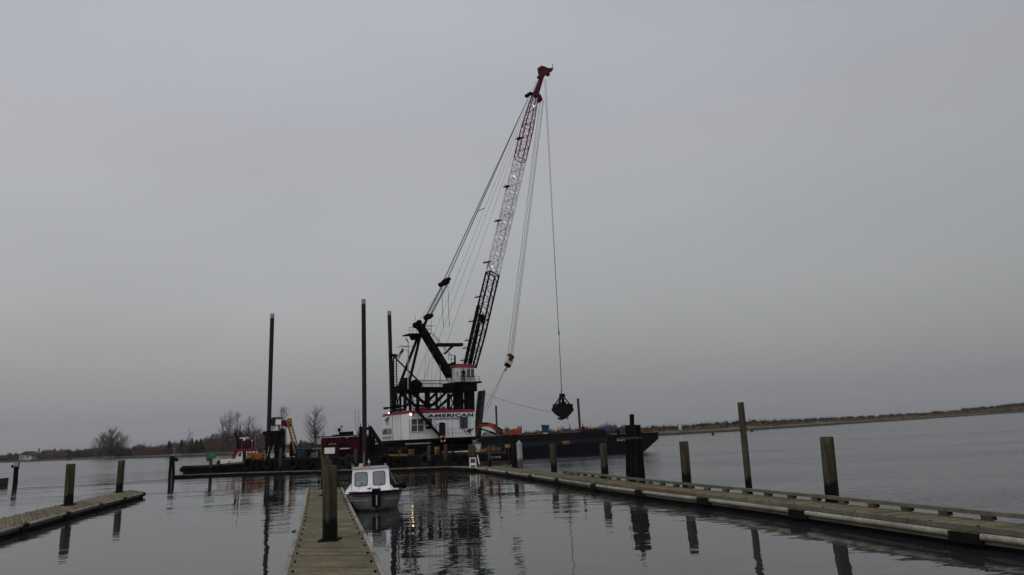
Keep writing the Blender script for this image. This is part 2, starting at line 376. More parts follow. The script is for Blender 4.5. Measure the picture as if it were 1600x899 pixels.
M_bark = mat('bare bark', (.085,.075,.066), .95, var=.3, scale=.6)
M_twig = mat('bare twigs', (.120,.100,.092), .95, var=.3, scale=.6)
def bare_tree(px, D, top_y, label, rx=.3, seed=1, cz=.56, rz=.44, nb=60, thick=1.0, tw=.28, group='bare trees on the far bank'):
    """leafless tree: a stem whose limbs reach out to fill an egg-shaped crown, each breaking into twigs"""
    rnd = random.Random(seed)
    b = foot(px, D, 1.3); H = CAMZ+(hor(px)-top_y)*D/F-1.3; W_ = H*rx
    root = thing('bare_tree', b, label, 'tree', group); tr = MB(); cr = MB(); t1 = D/F*tw
    def walk(mb, p, q, r0, r1, n, bend, sides):
        pts = []
        for i in range(n+1):
            f = i/n; w = lerp_(p, q, f); w = w+V((0,0,-bend*math.sin(math.pi*f)))
            if 0 < i < n: w = w+V((rnd.uniform(-1,1), rnd.uniform(-1,1), rnd.uniform(-1,1)))*(q-p).length*.035
            pts.append(w)
        for i in range(n): mb.tube(pts[i], pts[i+1], r0+(r1-r0)*i/n, r0+(r1-r0)*(i+1)/n, sides, False)
        return pts
    top = b+V((rnd.uniform(-.06,.06)*H, 0, H*.97)); st = walk(tr, b-V((0,0,.6)), top, H*.020*thick+.05, t1*.3, 8, 0, 7)
    def stem(f): q = max(0, min(7.99, f*8)); i = int(q); return st[i]+(st[i+1]-st[i])*(q-i)
    for k in range(nb):
        a = rnd.uniform(0, 6.283); u = rnd.uniform(-.95, .98); rad = rnd.uniform(.35, 1)**.6; c_ = math.sqrt(1-u*u)
        lump = 1+.08*math.sin(3*a+seed)+.08*math.sin(5*u*2+seed*2)
        T = b+V((W_*rad*c_*math.cos(a)*lump, W_*rad*c_*math.sin(a)*lump, H*(cz+rz*u*rad*min(1,lump))))
        hd = math.hypot(T.x-b.x, T.y-b.y); fs = ((T.z-b.z)-hd*rnd.uniform(.55, 1.1))/H
        S_ = stem(max(.10, min(.9, fs))); l = (T-S_).length
        lp = walk(tr, S_, T, max(t1*.30, H*.0055*thick*(.4+l/max(W_,.1)*.6)), t1*.18, 5, l*.08, 4)
        for m_ in range(9):
            g = rnd.uniform(1.6, 5); i2 = min(4, int(g)); p2 = lp[i2]+(lp[i2+1]-lp[i2])*(g-i2)
            d2 = ((T-S_).normalized()+V((rnd.uniform(-1,1), rnd.uniform(-1,1), rnd.uniform(-.15,1.0)))).normalized(); l2 = H*rnd.uniform(.04,.095)
            q2 = p2+d2*l2; cr.tube(p2, q2, t1*.15, t1*.10, 3, False)
            for n_ in range(3):
                d3 = (d2+V((rnd.uniform(-.9,.9), rnd.uniform(-.9,.9), rnd.uniform(-.2,.8)))).normalized(); p3 = lerp_(p2, q2, rnd.uniform(.4,1))
                cr.tube(p3, p3+d3*l2*rnd.uniform(.4,.8), t1*.09, t1*.06, 3, False)
    tr.build('trunk', M_bark, root); cr.build('crown', M_twig, root)
def lerp_(a, b, t): return a+(b-a)*t
bare_tree(173, 470, 667.5, 'broad rounded leafless tree standing alone beyond the two piles of the left dock', .50, 3, .54, .45, 230, 1.3, .36)
bare_tree(191, 474, 677, 'smaller rounded leafless tree at the right side of the broad lone tree', .44, 8, .48, .46, 110, 1.0, .34)
bare_tree(156, 472, 674, 'smaller rounded leafless tree at the left side of the broad lone tree', .42, 9, .48, .46, 110, 1.0, .34)
bare_tree(295, 350, 668, 'thin pale sapling above the dark scrub left of the green square board', .13, 4, .6, .36, 16, .5)
bare_tree(347, 352, 645, 'tall leafless tree, left one of the close group behind the tugboat', .17, 5, .62, .36, 44, .8)
bare_tree(357, 348, 641.5, 'tallest leafless tree of the close group behind the tugboat', .16, 6, .62, .37, 50, .9)
bare_tree(369, 356, 644, 'narrow leafless tree at the right of the close group behind the tugboat', .10, 7, .62, .36, 30, .7)
bare_tree(388, 350, 648, 'round headed leafless tree between the tugboat mast and the left spud', .26, 12, .62, .36, 60, .8)
bare_tree(400, 345, 660, 'lower leafless tree leaning out just left of the left spud', .25, 13, .6, .36, 34, .7)
bare_tree(442, 350, 634, 'slim leafless tree rising behind the yellow and red deck crane', .13, 14, .70, .29, 44, .8)
bare_tree(493, 332, 632, 'large open leafless tree between the deck crane and the red container', .33, 16, .56, .42, 120, 1.0)
bare_tree(506, 338, 676, 'young leafless tree at the foot of the large open tree', .50, 17, .5, .4, 30, .7)
for i, (px, ty) in enumerate(((943, 661), (951, 656), (959, 657))):
    bare_tree(px, 262, ty, ('leftmost', 'tallest', 'rightmost')[i]+' of three small bare bushes above the deck of the long dark scow', .55, 30+i, .5, .45, 34, .6)
def conifer(px, D, ty, label, seed):
    rnd = random.Random(seed); b = foot(px, D, 1.4); H = CAMZ+(hor(px)-ty)*D/F-1.4
    root = thing('evergreen_tree', b, label, 'tree', 'evergreens on the far bank')
    t = MB(); t.tube(b-V((0,0,.4)), b+V((0,0,H*.9)), .2, .05, 6); t.build('trunk', M_bark, root)
    c = MB(); 
    for i in range(420):
        h = rnd.random()**.85; w = H*.33*(1.05-h)*rnd.uniform(.4, 1.15); a = rnd.uniform(0, 6.283)
        p = b+V((w*math.cos(a), w*math.sin(a), H*(.08+.92*h))); s_ = rnd.uniform(.18,.42)
        d = V((math.cos(a), math.sin(a), -.35)).normalized()*s_*1.5; e = V((-math.sin(a), math.cos(a), rnd.uniform(-.3,.3)))*s_*.7
        c.tint = rnd.uniform(.6, 1.3); c.add([p-d, p+e, p+d, p-e], [(0,1,2,3)])
    c.build('crown', MATS['brush evergreen'], root)
for i, (px, ty, lb) in enumerate(((263,690,'dark round evergreen behind the thin pole of the double pile'), (299,686,'pointed dark evergreen left of the green square board'), (306,688,'low dark evergreen left of the green square board, nearer to it'), (313,687,'dark evergreen just above the left edge of the green square board'), (470,688,'dark evergreen behind the yellow boom of the deck crane'), (283,688,'wide dark evergreen right of the thin pole of the double pile'),(59.5,701.5,'dark bushy evergreen against the right end of the small shore house'))):
    conifer(px, 345 if px > 100 else 600, ty, lb, 50+i)
def shore_house():
    D = 640; b = foot(45, D, 2.0); k = D/F
    root = thing('shore_house', b, 'small pale house with a dark roof alone on the far bank', 'house')
    w, dp, h = 12*k, 7.0, 7.6*k
    mb = MB(); mb.box(b+V((k*2,0,h/2)), w, dp, h); mb.build('wall', mat('pale siding', (.42,.43,.38), .8, var=.1), root)
    rf = MB(); e = 1.5
    x0, x1 = b.x+k*2-w/2-7*k*.9, b.x+k*2+w/2+5*k; z0 = b.z+h; 
    rf.prism([V((x0,b.y-dp/2-e,z0)), V((x1,b.y-dp/2-e,z0-.5)), V((x1-11*k,b.y-dp/2-e,z0+4.8*k)), V((x0+9*k,b.y-dp/2-e,z0+4.8*k))], V((0,dp+2*e,0)))
    rf.build('roof', mat('dark shingle', (.035,.045,.048), .9), root)
    pp = MB()
    for i in range(4): pp.box(V((x0+1+i*1.3, b.y-dp/2-e+.3, b.z+h/2)), .3, .3, h)
    pp.build('porch', M_wht, root)
    wn = MB(); wn.box(b+V((k*2,-dp/2-.02,h*.5)), 1.6, .08, 1.5); wn.build('window', M_glass, root)
shore_house()
b = foot(1063, 248, 1.5); t = thing('shed', b, 'tiny pale shed on the right hand bank past the end of the scow', 'shed')
mb = MB(); mb.box(b+V((0,0,.55)), 1.0, 1.0, 1.1); mb.build('wall', M_teal, t)
mb = MB(); mb.prism([b+V((-.65,-.65,1.1)), b+V((.65,-.65,1.1)), b+V((0,-.65,1.5))], V((0,1.3,0))); mb.build('roof', M_wht, t)
for px, py, lb in ((1114,679,'tiny dark buoy off the right hand bank, well left of the tall thin pile'),(1175,674,'tiny dark buoy off the right hand bank, just right of the tall thin pile')):
    p = gz(px, py+1, 0); mb = MB(); mb.lathe(p+V((0,0,-.2)), [(.1,0),(.38,.15),(.38,.45),(.12,.85),(.08,1.3)], 8)
    tag(mb.build('buoy', M_blk2, loc=p), lb, 'buoy', 'buoys in the channel')
p = foot(108, 560, 0); t = thing('shore_piling', p, 'pair of dark posts standing at the water edge of the left bank', 'posts')
for dx, h in ((-1.0,7.5),(1.3,6.0)):
    mb = MB(); mb.tube(p+V((dx,0,-1)), p+V((dx*.6,0,h)), .45, .4, 8); mb.build('post', M_pileg, t)

z = .32
def offs(P, w, sgn):
    out = []
    for i, p in enumerate(P):
        d = (P[min(i+1,len(P)-1)]-P[max(i-1,0)]).normalized(); out.append(p+V((-d.y, d.x, 0))*w*sgn)
    return out
RN = [gz(x, y, z) for x, y in ((742,730.5),(835,743),(953,760.5),(1044,772.5),(1154,785),(1303,805),(1488,830),(1640,848.5))]
RN = [V((p.x,p.y,z)) for p in RN]
d_ = (RN[-1]-RN[-2]).normalized(); RN.append(RN[-1]+d_*5)
RF = offs(RN, 1.9, 1)

def rf_y(px, gap=.32):
    """distance at which picture column px crosses the far edge of the right dock, plus a little"""
    for a, c in zip(RF, RF[1:]):
        for k in range(81):
            p = a+(c-a)*k/80; q = CM.transposed() @ (p-CP0); x = 800+F*q.x/-q.z
            if x >= px: return p.y+gap
    return 20
# ------------------------------------------------------------------ piles
PILES = 'timber piles round the docks'
def pile(px, Y, top_y, wpx, label, base_px=None, mt=M_pile, name='timber_pile', cat='pile', group=PILES, cap=None, collar=None, seed=0):
    """pile standing in the water at distance Y: picture column base_px at the deck, px at the top"""
    rnd = random.Random(seed+int(px)); bx = base_px or px
    b = foot(bx, Y, 0.36); t = at(px, top_y, Y)
    d = (t-b); r = wpx*Y/F/2
    b0 = b-d*((b.z+.9)/d.z)
    root = thing(name, V((b0.x, b0.y, 0)), label, cat, group)
    mb = MB(); n = 14; rings = []
    ph = [rnd.uniform(0, 6.28) for _ in range(4)]
    L_ = (t-b0)
    for k in range(13):
        f = k/12; c = b0+L_*f; rr = r*(1.04-.06*f)
        rings.append([c+V((math.cos(a), math.sin(a), 0))*rr*(1+.030*math.sin(3*a+ph[0])+.02*math.sin(5*a+ph[1]+f*2)+.012*math.sin(9*a+ph[2]))
                      for a in [2*math.pi*i/n for i in range(n)]])
    top = rings[-1]
    if cap is None:
        cen = sum(top, V())/n; rings[-1] = [p+V((0,0,rnd.uniform(-.012,.0))) for p in top]
        rings.append([cen+(p-cen)*.90+V((0,0,.018)) for p in top])
    mb.loft(rings); mb.build('post', mt, root)
    if cap == 'cone':
        c = MB(); c.lathe(t-V((0,0,.06)), [(r*1.12,0),(r*1.14,.05),(r*.25,.30),(.02,.36)], 14); c.build('cap', M_grey, root)
    if collar:
        c = MB(); bz = V((b.x, b.y, .365)); w = r+.02
        for sx in (-1, 1):
            c.box(bz+V((sx*(w+.02),0,.02)), .04, 2*w+.08, .05)
            c.box(bz+V((0,sx*(w+.02),.02)), 2*w, .04, .05)
        c.build('pile_hoop', M_blk2, root)
    return root
DOCKPILES = 1
pile(515, gz(515.5,845,.36).y, 728.5, 22, 'stout weathered pile through the centre dock, nearest and largest of the three in line', 515.5, collar=True)
pile(511.5, gz(511,774,.36).y, 719.5, 15, 'middle pile of three in line on the centre dock', 511, collar=True)
pile(508, 41.5, 712.5, 12.5, 'farthest pile of three in line on the centre dock', 508, collar=True)
pile(110.5, gz(107,790,.34).y, 725.5, 12.5, 'nearer pile on the left dock, streaked with pale wear', 107, collar=True)
pile(190, gz(186.5,769.5,.34).y, 720, 9.5, 'farther pile near the pointed end of the left dock', 186, collar=True)
pile(1291, rf_y(1299), 683.5, 19.5, 'thick pile behind the right dock, last one towards the right edge of the photo', 1299)
pile(1157, rf_y(1170), 629.5, 9.5, 'tall thin leaning pile behind the right dock, higher than all the others there', 1170)
pile(1068, rf_y(1073), 690.5, 14, 'pile behind the right dock between the dark dolphin and the tall thin pile', 1073)
pile(942, rf_y(945.5), 693.5, 11, 'pile behind the right dock just left of the big dark dolphin', 945.5)
pile(863, rf_y(866), 694.5, 9.5, 'pile in front of the scow, third right of the white capped pile group', 866)
pile(811, rf_y(813), 694, 8.6, 'grey sheathed pile with a pointed white cap beside the right dock', 813, mt=mat('sheathed pile', (.30,.32,.34), .7, var=.35, scale=2, col2=(.20,.20,.19), stretch=(2.5,2.5,.4), wet=(.95,1.15,(.07,.055,.03))), cap='cone')
pile(764.5, 60, 697, 5.3, 'slim pale pile just right of the little white board on the dock', 765.5)
pile(740, 64.5, 695, 5.6, 'pale pile directly behind the little white board', 740.5)
pile(734.5, 66, 694.5, 5, 'greenish pile left of the pale one behind the little white board', 735)
pile(696, 66.5, 694.5, 5.2, 'greenish pile below the orange life ring', 696.5)
pile(670, 67, 696, 5.0, 'pale pile in front of the crane barge below the dark staircase', 670.5)
pile(556, 70, 702, 4.6, 'greenish pile in front of the red container beside the centre spud', 556)
pile(438.5, 74, 700, 4.6, 'pale forked pile in front of the deck crane', 438)
# dolphins: several piles bound together are one thing
def dolphin(label, spec, Y, band=None):
    c0 = foot(spec[0][2], Y, 0); root = thing('pile_cluster', c0, label, 'dolphin', 'bound pile clusters')
    for i, (tx, ty, bx, w, dy) in enumerate(spec):
        b = foot(bx, Y+dy, 0); t = at(tx, ty, Y+dy*.4); d = t-b; r = w*Y/F/2
        mb = MB(); n = 10; rings = []
        for k in range(7):
            f = -.25+1.25*k/6; c = b+d*f
            rings.append([c+V((math.cos(a), math.sin(a), 0))*r*(1.1-.12*f)*(1+.04*math.sin(3*a+i)) for a in [2*math.pi*j/n for j in range(n)]])
        mb.loft(rings); mb.build('post', M_pileg, root)
    if band:
        y0, x0, x1 = band; p0 = at(x0, y0, Y-.62); p1 = at(x1, y0-.8, Y-.62)
        mb = MB(); mb.beam(p0, p1, .06, .13); mb.beam(p0, p0+V((.0,1.2,0)), .06, .13); mb.beam(p1, p1+V((0,1.2,0)), .06, .13)
        mb.build('strap', M_pile, root)
dolphin('big cluster of dark piles with one taller post in the middle, behind the right dock',
        [(980.5,664.5,982,7.5,.0),(985.5,664,988,7.5,-.25),(987,647.5,989,7.3,.25),(993.5,665,998,8,.1),(996.5,664,1004.5,8,.25),(991,664,994,8,-.4)], 38.0, (685,976.5,1002.5))
dolphin('slim dark pile pair beside the white capped pile', [(804,679,803,5.5,0),(807,690,807,5,.3)], 62)
# double pile with pole at the left end of the long far dock
r_ = None
def marker_pile():
    Y = 77.5; c0 = foot(268, Y, 0)
    root = thing('marker_piling', c0, 'dark double pile with a thin white staff at the left end of the far dock', 'piling')
    for tx, bx in ((267.5,265),(271,271)):
        b = foot(bx, Y, 0); t = at(tx, 713, Y); mb = MB(); mb.tube(b-(t-b)*.3, t, .17, .15, 10); mb.build('post', M_pileg, root)
    mb = MB(); mb.beam(at(266,717,Y-.2), at(276,716,Y-.2), .12); mb.blob(at(276,718.5,Y-.2), .24,.2,.22); mb.build('lantern', M_blk2, root)
    mb = MB(); mb.tube(at(272,714,Y), at(272.2,684,Y), .035, .02, 6); mb.build('staff', M_grey, root)
    Y = 87; c0 = foot(25, Y, 0)
    root = thing('light_piling', c0, 'leaning dark pile topped by a small pale board near the left edge of the photo', 'piling')
    b = foot(24, Y, 0); t = at(25.5, 729, Y); mb = MB(); mb.tube(b-(t-b)*.3, t, .28, .25, 10); mb.build('post', M_pileg, root)
    mb = MB(); mb.box(at(25.5,726.5,Y-.1), .55, .1, .5); mb.build('board', M_grey, root)
    mb = MB(); mb.tube(at(29,733,Y), at(30.5,719.5,Y), .07, .06, 6); mb.beam(at(24,722.5,Y), at(30.5,722,Y), .07); mb.build('bracket', M_maroon, root)
    mb = MB(); mb.blob(at(19.5,729,Y-.1), .16,.16,.2); mb.build('lamp', M_blk2, root)
marker_pile()
def green_board():
    Y = 79; b = foot(329, Y, 0)
    root = thing('channel_marker', b, 'green square board on a post in front of the low bow of the tugboat', 'channel marker')
    mb = MB(); mb.tube(V((b.x,b.y,-1)), at(329.5, 716, Y), .19, .17, 10); mb.build('post', M_pile, root)
    c = at(330, 711.5, Y-.25); c2 = at(329, 716, Y-.1)
    mb = MB(); ax = V((.96,.28,0)); mb.box(c, 1.08, .05, .74, ax); mb.build('board', M_grn, root)
    mb = MB(); mb.box(c2+V((-.1,0,-.05)), .85, .05, .6, V((.95,-.3,0))); mb.build('lower_board', M_grn2, root)
    mb = MB(); mb.box(c+V((.05,-.035,.02)), .42, .02, .42, ax); mb.build('panel', mat('pale green panel', (.05,.17,.085), .5), root)
green_board()

# ------------------------------------------------------------------ docks
def lerp(a, b, t): return a+(b-a)*t
def dock(name, label, L, Rr, z, rails=(), bumpers=(), pitch=.145, seed=1, brack=True, group=None, seclen=4.2, rail_from=0, bolts=False, red=None, planks=True, side_mat=None):
    """floating dock between two edge lines L and Rr (lists of points on the ground)"""
    rnd = random.Random(seed); L = [V((p.x,p.y,z)) for p in L]; Rr = [V((p.x,p.y,z)) for p in Rr]
    root = thing(name, V((L[0].x, L[0].y, 0)), label, 'dock', group)
    dk = MB()
    for i in range(len(L)-1):
        l = ((L[i+1]-L[i]).length+(Rr[i+1]-Rr[i]).length)/2; n = max(1, int(l/pitch))
        for k in range(n):
            a, c = (k+.04)/n, (k+.96)/n; dz = rnd.uniform(-.004,.004); dk.tint = rnd.uniform(.68, 1.2)*(.6 if rnd.random() < .06 else 1)
            if rnd.random() < .05: dk.tint *= 1.35
            e = rnd.uniform(-.022,.022)
            q = [lerp(L[i],L[i+1],a), lerp(Rr[i],Rr[i+1],a), lerp(Rr[i],Rr[i+1],c), lerp(L[i],L[i+1],c)]
            s_ = (q[1]-q[0]).normalized()*e
            dk.prism([p+V((0,0,dz-.045))+s_ for p in q], V((0,0,.045)))
    dk.build('deck', M_plank, root)
    fl = MB()
    for i in range(len(L)-1):
        m0, m1 = (L[i]+Rr[i])/2, (L[i+1]+Rr[i+1])/2
        ins = lambda p, m: V((lerp(p, m, .07).x, lerp(p, m, .07).y, -.25))
        fl.prism([ins(L[i],m0), ins(Rr[i],m0), ins(Rr[i+1],m1), ins(L[i+1],m1)], V((0,0,z+.25-.14)))
    fl.build('float', M_float, root)
    fc = MB()
    for E in (L, Rr):
        for i in range(len(E)-1):
            fc.beam(E[i]+V((0,0,-.13)), E[i+1]+V((0,0,-.13)), .07, .165)
    for a, c in ((L[0],Rr[0]),(L[-1],Rr[-1])): fc.beam(a+V((0,0,-.13)), c+V((0,0,-.13)), .07, .165)
    fc.build('side_beam', side_mat or M_rail, root)
    def along(E, d):
        for i in range(len(E)-1):
            l = (E[i+1]-E[i]).length
            if d <= l or i == len(E)-2:
                dr = (E[i+1]-E[i]).normalized(); return E[i]+dr*d, dr
            d -= l
    for side in bumpers:
        E, O = (L, Rr) if side == 'L' else (Rr, L)
        tot = sum((E[i+1]-E[i]).length for i in range(len(E)-1)); d = .1
        while d < tot-.6:
            l = min(seclen*rnd.uniform(.85, 1.12), tot-d-.1); nseg = max(1, int(l/1.0))
            mb = MB(); pts = []
            for k in range(nseg+1):
                p, dr = along(E, d+l*k/nseg); out = V((dr.y,-dr.x,0)); 
                if out.dot(O[0]-E[0]) > 0: out = -out
                pts.append(p+out*.075+V((0,0,-.055+rnd.uniform(-.006,.006))))
            mb.tint = rnd.uniform(.8, 1.1)
            mb.path(pts, .072, 8); mb.build('bumper', M_bump, root)
            if brack:
                p, dr = along(E, d+l+.38); out = V((dr.y,-dr.x,0))
                if out.dot(O[0]-E[0]) > 0: out = -out
                k_ = MB(); k_.beam(p-dr*.40+out*.05+V((0,0,-.12)), p+dr*.40+out*.05+V((0,0,-.12)), .12, .22)
                k_.build('bracket', M_blk2 if rnd.random() < .8 else M_rust, root)
            d += l+(.76 if brack else .2)
    for side in rails:
        E, O = (L, Rr) if side == 'L' else (Rr, L)
        tot = sum((E[i+1]-E[i]).length for i in range(len(E)-1)); d = rail_from
        while d < tot-.5:
            l = min(4.8, tot-d); a, dr = along(E, d); c, _ = along(E, d+l-.03); inn = V((dr.y,-dr.x,0))
            if inn.dot(O[0]-E[0]) < 0: inn = -inn
            near = side == 'L'; hh = .12 if near else .10; zz = .075 if near else .165
            mb = MB(); mb.tint = rnd.uniform(.85, 1.1); up = V((0,0,zz+rnd.uniform(-.006,.006)))
            mb.beam(a+inn*.07+up, c+inn*.07+up, .13, hh)
            isred = red and side == red[0] and red[1] <= d+l/2 <= red[2]
            rl = mb.build('bull_rail', M_rust_rail if isred else M_rail, root)
            if isred: rl['label'] = 'reddish brown newer rail timber'
            nb = max(2, int(l/1.15))
            for k in range(nb):
                p, _ = along(E, d+l*(k+.5)/nb); bk = MB(); bk.tint = rnd.uniform(.45,.9)
                if near: bk.mi = 1; bk.beam(p+inn*.07-dr*.03+V((0,0,.146)), p+inn*.07+dr*.03+V((0,0,.146)), .05, .012)
                else: bk.beam(p+inn*.07-dr*.13+V((0,0,.065)), p+inn*.07+dr*.13+V((0,0,.055)), .12, .11); bk.mi = 1; bk.beam(p+inn*.01+dr*.14+V((0,0,.075)), p+inn*.01+dr*.19+V((0,0,.075)), .02, .10)
                bk.build('block', [M_rail, M_blk2], rl)
            d += l
    if bolts:
        pr = None
        for E, O in ((L, Rr), (Rr, L)):
            tot = sum((E[i+1]-E[i]).length for i in range(len(E)-1)); d = .7
            while d < tot:
                p, dr = along(E, d); inn = V((dr.y,-dr.x,0))
                if inn.dot(O[0]-E[0]) < 0: inn = -inn
                p = p+inn*.07
                mb = MB(); mb.box(p+V((0,0,.02)), .03, .05, .035, dr); mb.tube(p+V((0,0,.035)), p+V((0,0,.05)), .015, .015, 6); mb.build('bolt', M_blk, root)
                d += 1.25
    return root, L, Rr
z = .36
# centre dock (two sections meeting at a slight kink)
Lc = [gz(440, 940, z), gz(464, 850, z), gz(475.5, 806, z), gz(482.5, 762, z)]
Rc = [gz(611, 940, z), gz(573, 850, z), gz(551.5, 806, z), gz(532, 762, z)]
def ext(P, k): d = (P[0]-P[1]).normalized(); return [P[0]+d*k]+P[1:]
centre_dock, _, _ = dock('floating_dock', 'narrow planked dock in the centre foreground with white edge strips, white boat alongside', ext(Lc, 3), ext(Rc, 3), z, bumpers=('L','R'), bolts=True, seed=4, brack=False)
e0, e1 = gz(482.5, 762, z), gz(532, 762, z)
# left dock
z = .34
Lf = [gz(-60, 844, z), gz(0, 828.5, z), gz(108, 799, z), gz(225, 769.2, z)]
wd = 1.85
Lb = [gz(-60,822,z), gz(0, 810.5, z), gz(96, 788.5, z), gz(206, 765.8, z)]
dock('floating_dock', 'planked dock at the left with two piles, ending in a point over open water', ext(Lf, 4), ext(Lb, 4), z, bumpers=('L',), bolts=True, seed=5)
# right dock
# reddish rail: between picture columns 962 and 1037
def dist_at(px):
    best = 0; tot = 0
    for a, c in zip(RN, RN[1:]):
        l = (c-a).length
        for k in range(21):
            p = a+(c-a)*k/20; q = CM.transposed() @ (p-CP0); x = 800+F*q.x/-q.z
            if x <= px: best = tot+l*k/20
        tot += l
    return best
dock('floating_dock', 'long right hand dock with raised timber edge rails running out to the crane barge', RN, RF, z, bumpers=('L',), rails=('L','R'), rail_from=dist_at(838), seed=6, seclen=4.6, red=('L', dist_at(962), dist_at(1037)))
# far dock: long low float parallel to the crane barge
FN = [gz(x, y, .35) for x, y in ((268,742.5),(380,738),(500,735),(600,732.5),(700,728.5),(742,730.5))]
FN = [V((p.x,p.y,.35)) for p in FN]
FB = [p+V((0,1.1,0)) for p in FN]
FB[-1] = V((RF[0].x-.1, RF[0].y+.4, .35)); FN[-1] = FN[-1]+V((-.15,0,0))
dock('floating_dock', 'low dark dock stretched across the basin in front of the tugboat and the crane barge', FN, FB, .30, seed=7, pitch=.3, side_mat=M_float)
# folded little board and white post on the dock corner
def a_board():
    c = V(lerp(RN[0], RF[0], .5)); c = foot(739, c.y-.3, .32); ax = V((1,.1,0)).normalized(); ay = V((-.1,1,0)).normalized()
    root = thing('folding_sign', c, 'small white folding sign with a dark red panel on the corner of the dock', 'sign')
    for s_, nm in ((-1,'front_leaf'),(1,'back_leaf')):
        mb = MB(); b0 = c+ay*(s_*.24); t0 = c+V((0,0,.80))+ay*(s_*.03)
        for x in (-.25,.25): mb.beam(b0+ax*x, t0+ax*x, .07,.04)
        for f in (.98,.42): mb.beam(lerp(b0,t0,f)-ax*.25, lerp(b0,t0,f)+ax*.25, .05, .08)
        if s_ < 0:
            p = mb.build(nm, M_wht, root); m2 = MB(); q = (lerp(b0,t0,.7)); up = (t0-b0).normalized()
            m2.box(q-ay*.03, .42, .03, .38, ax, None, up); m2.build('panel', M_maroon, p)
            m3 = MB(); m3.box(q-ay*.03-up*.30, .42, .03, .14, ax, None, up); m3.build('lower_panel', M_wht, p)
        else: mb.build(nm, M_wht, root)
    c = foot(748, RN[0].y+.9, .32)
    root = thing('marker_post', c, 'thin white leaning post with a red foot beside the folding sign', 'post')
    mb = MB(); mb.tube(c+V((.06,0,.2)), c+V((-.08,0,1.0)), .05, .05, 8); mb.build('staff', M_wht, root)
    mb = MB(); mb.lathe(c, [(.22,0),(.22,.05),(.10,.1),(.08,.22)], 12); mb.build('foot', M_red, root)
a_board()

